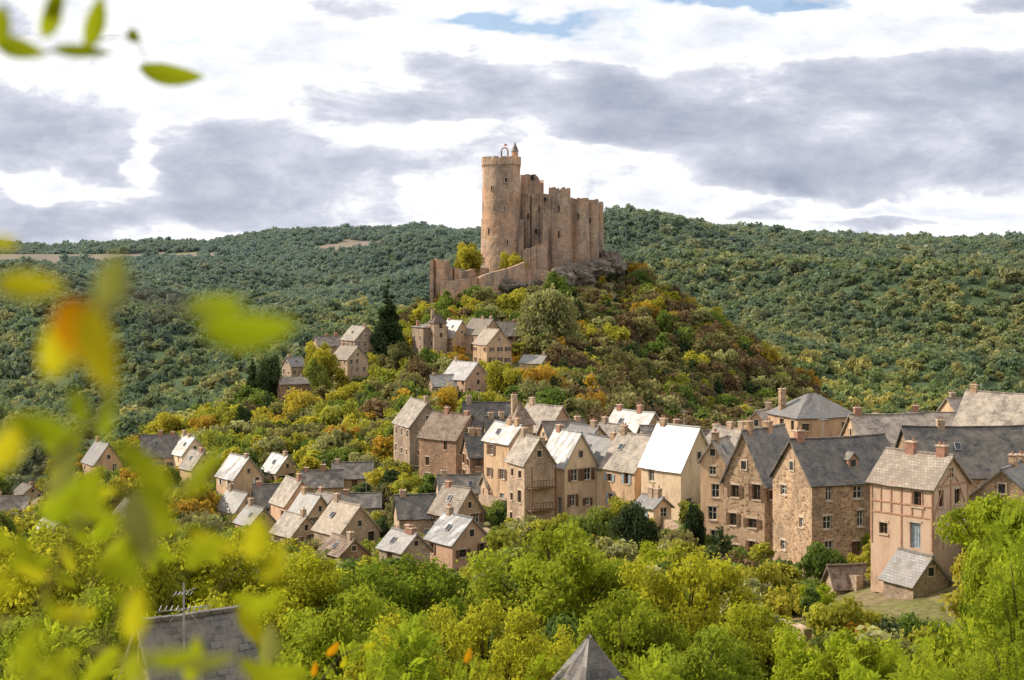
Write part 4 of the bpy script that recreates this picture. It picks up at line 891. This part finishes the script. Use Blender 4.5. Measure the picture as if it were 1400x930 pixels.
# ------------------------------------------------------------------ world sky with cloud deck
SUN_AZ, SUN_EL = math.radians(-76), math.radians(35)
w = bpy.data.worlds.new('World'); scene.world = w; w.use_nodes = True; nt = w.node_tree; nt.nodes.clear(); L = nt.links.new
w.cycles.sampling_method = 'NONE'
tc = N(nt, 'ShaderNodeTexCoord'); sep = N(nt, 'ShaderNodeSeparateXYZ'); L(tc.outputs['Generated'], sep.inputs[0])
def MA(op, a, b=None, c=None):
    n_ = nt.nodes.new('ShaderNodeMath'); n_.operation = op
    for s_, v_ in zip(n_.inputs, (a, b, c)):
        if v_ is None: continue
        if isinstance(v_, bpy.types.NodeSocket): L(v_, s_)
        else: s_.default_value = v_
    return n_.outputs[0]
az = MA('ARCTAN2', sep.outputs[0], sep.outputs[1]); el = MA('ARCSINE', sep.outputs[2])
st = N(nt, 'ShaderNodeVectorMath', operation='MULTIPLY'); L(tc.outputs['Generated'], st.inputs[0]); st.inputs[1].default_value = (1, 1, 2.4)
wn = N(nt, 'ShaderNodeTexNoise', i_Scale=9.0, i_Detail=4.0, i_Roughness=0.6); L(st.outputs[0], wn.inputs['Vector'])
ws = N(nt, 'ShaderNodeSeparateXYZ'); L(wn.outputs['Color'], ws.inputs[0])
azw = MA('MULTIPLY_ADD', MA('SUBTRACT', ws.outputs[0], .5), .14, az); elw = MA('MULTIPLY_ADD', MA('SUBTRACT', ws.outputs[1], .5), .06, el)
cv = N(nt, 'ShaderNodeCombineXYZ'); L(azw, cv.inputs[0]); L(elw, cv.inputs[1])
def blobsum(bl, base):
    acc = base
    for (px, py, rx, ry, wt) in bl:
        s1 = N(nt, 'ShaderNodeVectorMath', operation='SUBTRACT'); L(cv.outputs[0], s1.inputs[0]); s1.inputs[1].default_value = ((px - 700) / F, (340 - py) / F, 0)
        s2 = N(nt, 'ShaderNodeVectorMath', operation='MULTIPLY'); L(s1.outputs[0], s2.inputs[0]); s2.inputs[1].default_value = (F / rx, F / ry, 0)
        s3 = N(nt, 'ShaderNodeVectorMath', operation='DOT_PRODUCT'); L(s2.outputs[0], s3.inputs[0]); L(s2.outputs[0], s3.inputs[1])
        e_ = MA('EXPONENT', MA('MULTIPLY', s3.outputs['Value'], -1.0)); acc = MA('MULTIPLY_ADD', e_, wt, acc)
    return acc
cn = N(nt, 'ShaderNodeTexNoise', i_Scale=9.0, i_Detail=8.0, i_Roughness=0.6, i_Distortion=0.3); L(st.outputs[0], cn.inputs['Vector'])
base = MA('MULTIPLY_ADD', MA('SUBTRACT', cn.outputs[0], .5), 1.9, .37)
D = blobsum([(880, 135, 330, 46, .36), (1210, 225, 290, 50, .5), (1340, 130, 200, 50, .4), (600, 115, 110, 26, .26), (50, 195, 130, 62, .48), (380, 235, 230, 50, .36), (170, 300, 400, 34, .44), (1350, 5, 150, 22, .45), (470, 30, 110, 22, .26), (20, 40, 130, 40, .14), (1150, 305, 260, 12, .2),
    (300, 140, 130, 30, -.36), (560, 180, 160, 22, -.34), (810, 225, 90, 18, -.42), (1080, 55, 230, 30, -.5), (1010, 268, 130, 12, -.42), (1260, 292, 180, 9, -.5), (390, 60, 190, 45, -.2), (700, 60, 170, 30, -.2), (200, 225, 30, 40, -.4), (600, 300, 80, 10, -.4), (60, 268, 130, 9, -.45), (860, 290, 60, 12, -.35)], base)
cr = ramp(nt, [(0.0, (.94, .96, 1.02)), (0.24, (1.06, 1.06, 1.08)), (0.40, (1.2, 1.19, 1.18)), (0.47, (.92, .93, .98)), (0.56, (.72, .735, .83)), (0.74, (.58, .605, .71)), (1.0, (.47, .505, .62))]); L(D, cr.inputs[0])
cn2 = N(nt, 'ShaderNodeTexNoise', i_Scale=22.0, i_Detail=5.0, i_Roughness=0.65); L(st.outputs[0], cn2.inputs['Vector'])
c2 = ramp(nt, [(.3, (.78, .80, .85)), (.7, (1.18, 1.18, 1.14))]); L(cn2.outputs[0], c2.inputs[0])
cc_ = mixc(nt, cr.outputs[0], c2.outputs[0], .85, 'MULTIPLY')
dim1 = N(nt, 'ShaderNodeMapRange'); L(sep.outputs[1], dim1.inputs[0]); dim1.inputs[1].default_value = -.6; dim1.inputs[2].default_value = .8; dim1.inputs[3].default_value = .84; dim1.inputs[4].default_value = 1.0  # unseen sky behind the camera dimmed, added to deepen the shadows
cc_ = mixc(nt, (0, 0, 0), cc_, dim1.outputs[0])
bm = blobsum([(720, 42, 130, 16, .85), (970, 8, 110, 14, .95), (1085, 4, 50, 12, .8), (265, 80, 60, 14, .4), (450, 160, 50, 12, .35)], MA('MULTIPLY_ADD', MA('SUBTRACT', cn2.outputs[0], .5), 1.3, -.05))
bmr = ramp(nt, [(.2, (0, 0, 0)), (.6, (.8, .8, .8))]); L(bm, bmr.inputs[0])
sky = N(nt, 'ShaderNodeTexSky', sky_type='NISHITA'); sky.sun_disc = False; sky.sun_elevation = SUN_EL; sky.sun_rotation = SUN_AZ
bl_ = mixc(nt, sky.outputs[0], (.66, .8, 1.0), 1.0, 'MULTIPLY')
b1 = N(nt, 'ShaderNodeBackground'); L(cc_, b1.inputs[0]); b1.inputs[1].default_value = 1.0
b2 = N(nt, 'ShaderNodeBackground'); L(bl_, b2.inputs[0]); b2.inputs[1].default_value = 0.15
mx = N(nt, 'ShaderNodeMixShader'); L(bmr.outputs[0], mx.inputs[0]); L(b1.outputs[0], mx.inputs[1]); L(b2.outputs[0], mx.inputs[2])
wo = N(nt, 'ShaderNodeOutputWorld'); L(mx.outputs[0], wo.inputs[0])
sd = bpy.data.lights.new('sun', 'SUN'); sd.energy = 5.0; sd.angle = math.radians(.6); sd.color = (1, .90, .75)
so = bpy.data.objects.new('sun', sd); scene.collection.objects.link(so)
dirv = Vector((math.sin(SUN_AZ) * math.cos(SUN_EL), math.cos(SUN_AZ) * math.cos(SUN_EL), math.sin(SUN_EL)))
so.rotation_euler = dirv.to_track_quat('Z', 'Y').to_euler(); so.location = (0, 0, 100)

cd = bpy.data.cameras.new('camera'); co_ = bpy.data.objects.new('camera', cd); scene.collection.objects.link(co_)
co_.location = (0, 0, 0); co_.rotation_euler = (math.radians(90), 0, 0)
cd.sensor_width = 36; cd.lens = 36 * F / 1400; cd.shift_y = -125 / 1400; cd.clip_start = .05; cd.clip_end = 20000
cd.dof.use_dof = True; cd.dof.focus_distance = 260; cd.dof.aperture_fstop = 4.2
scene.camera = co_
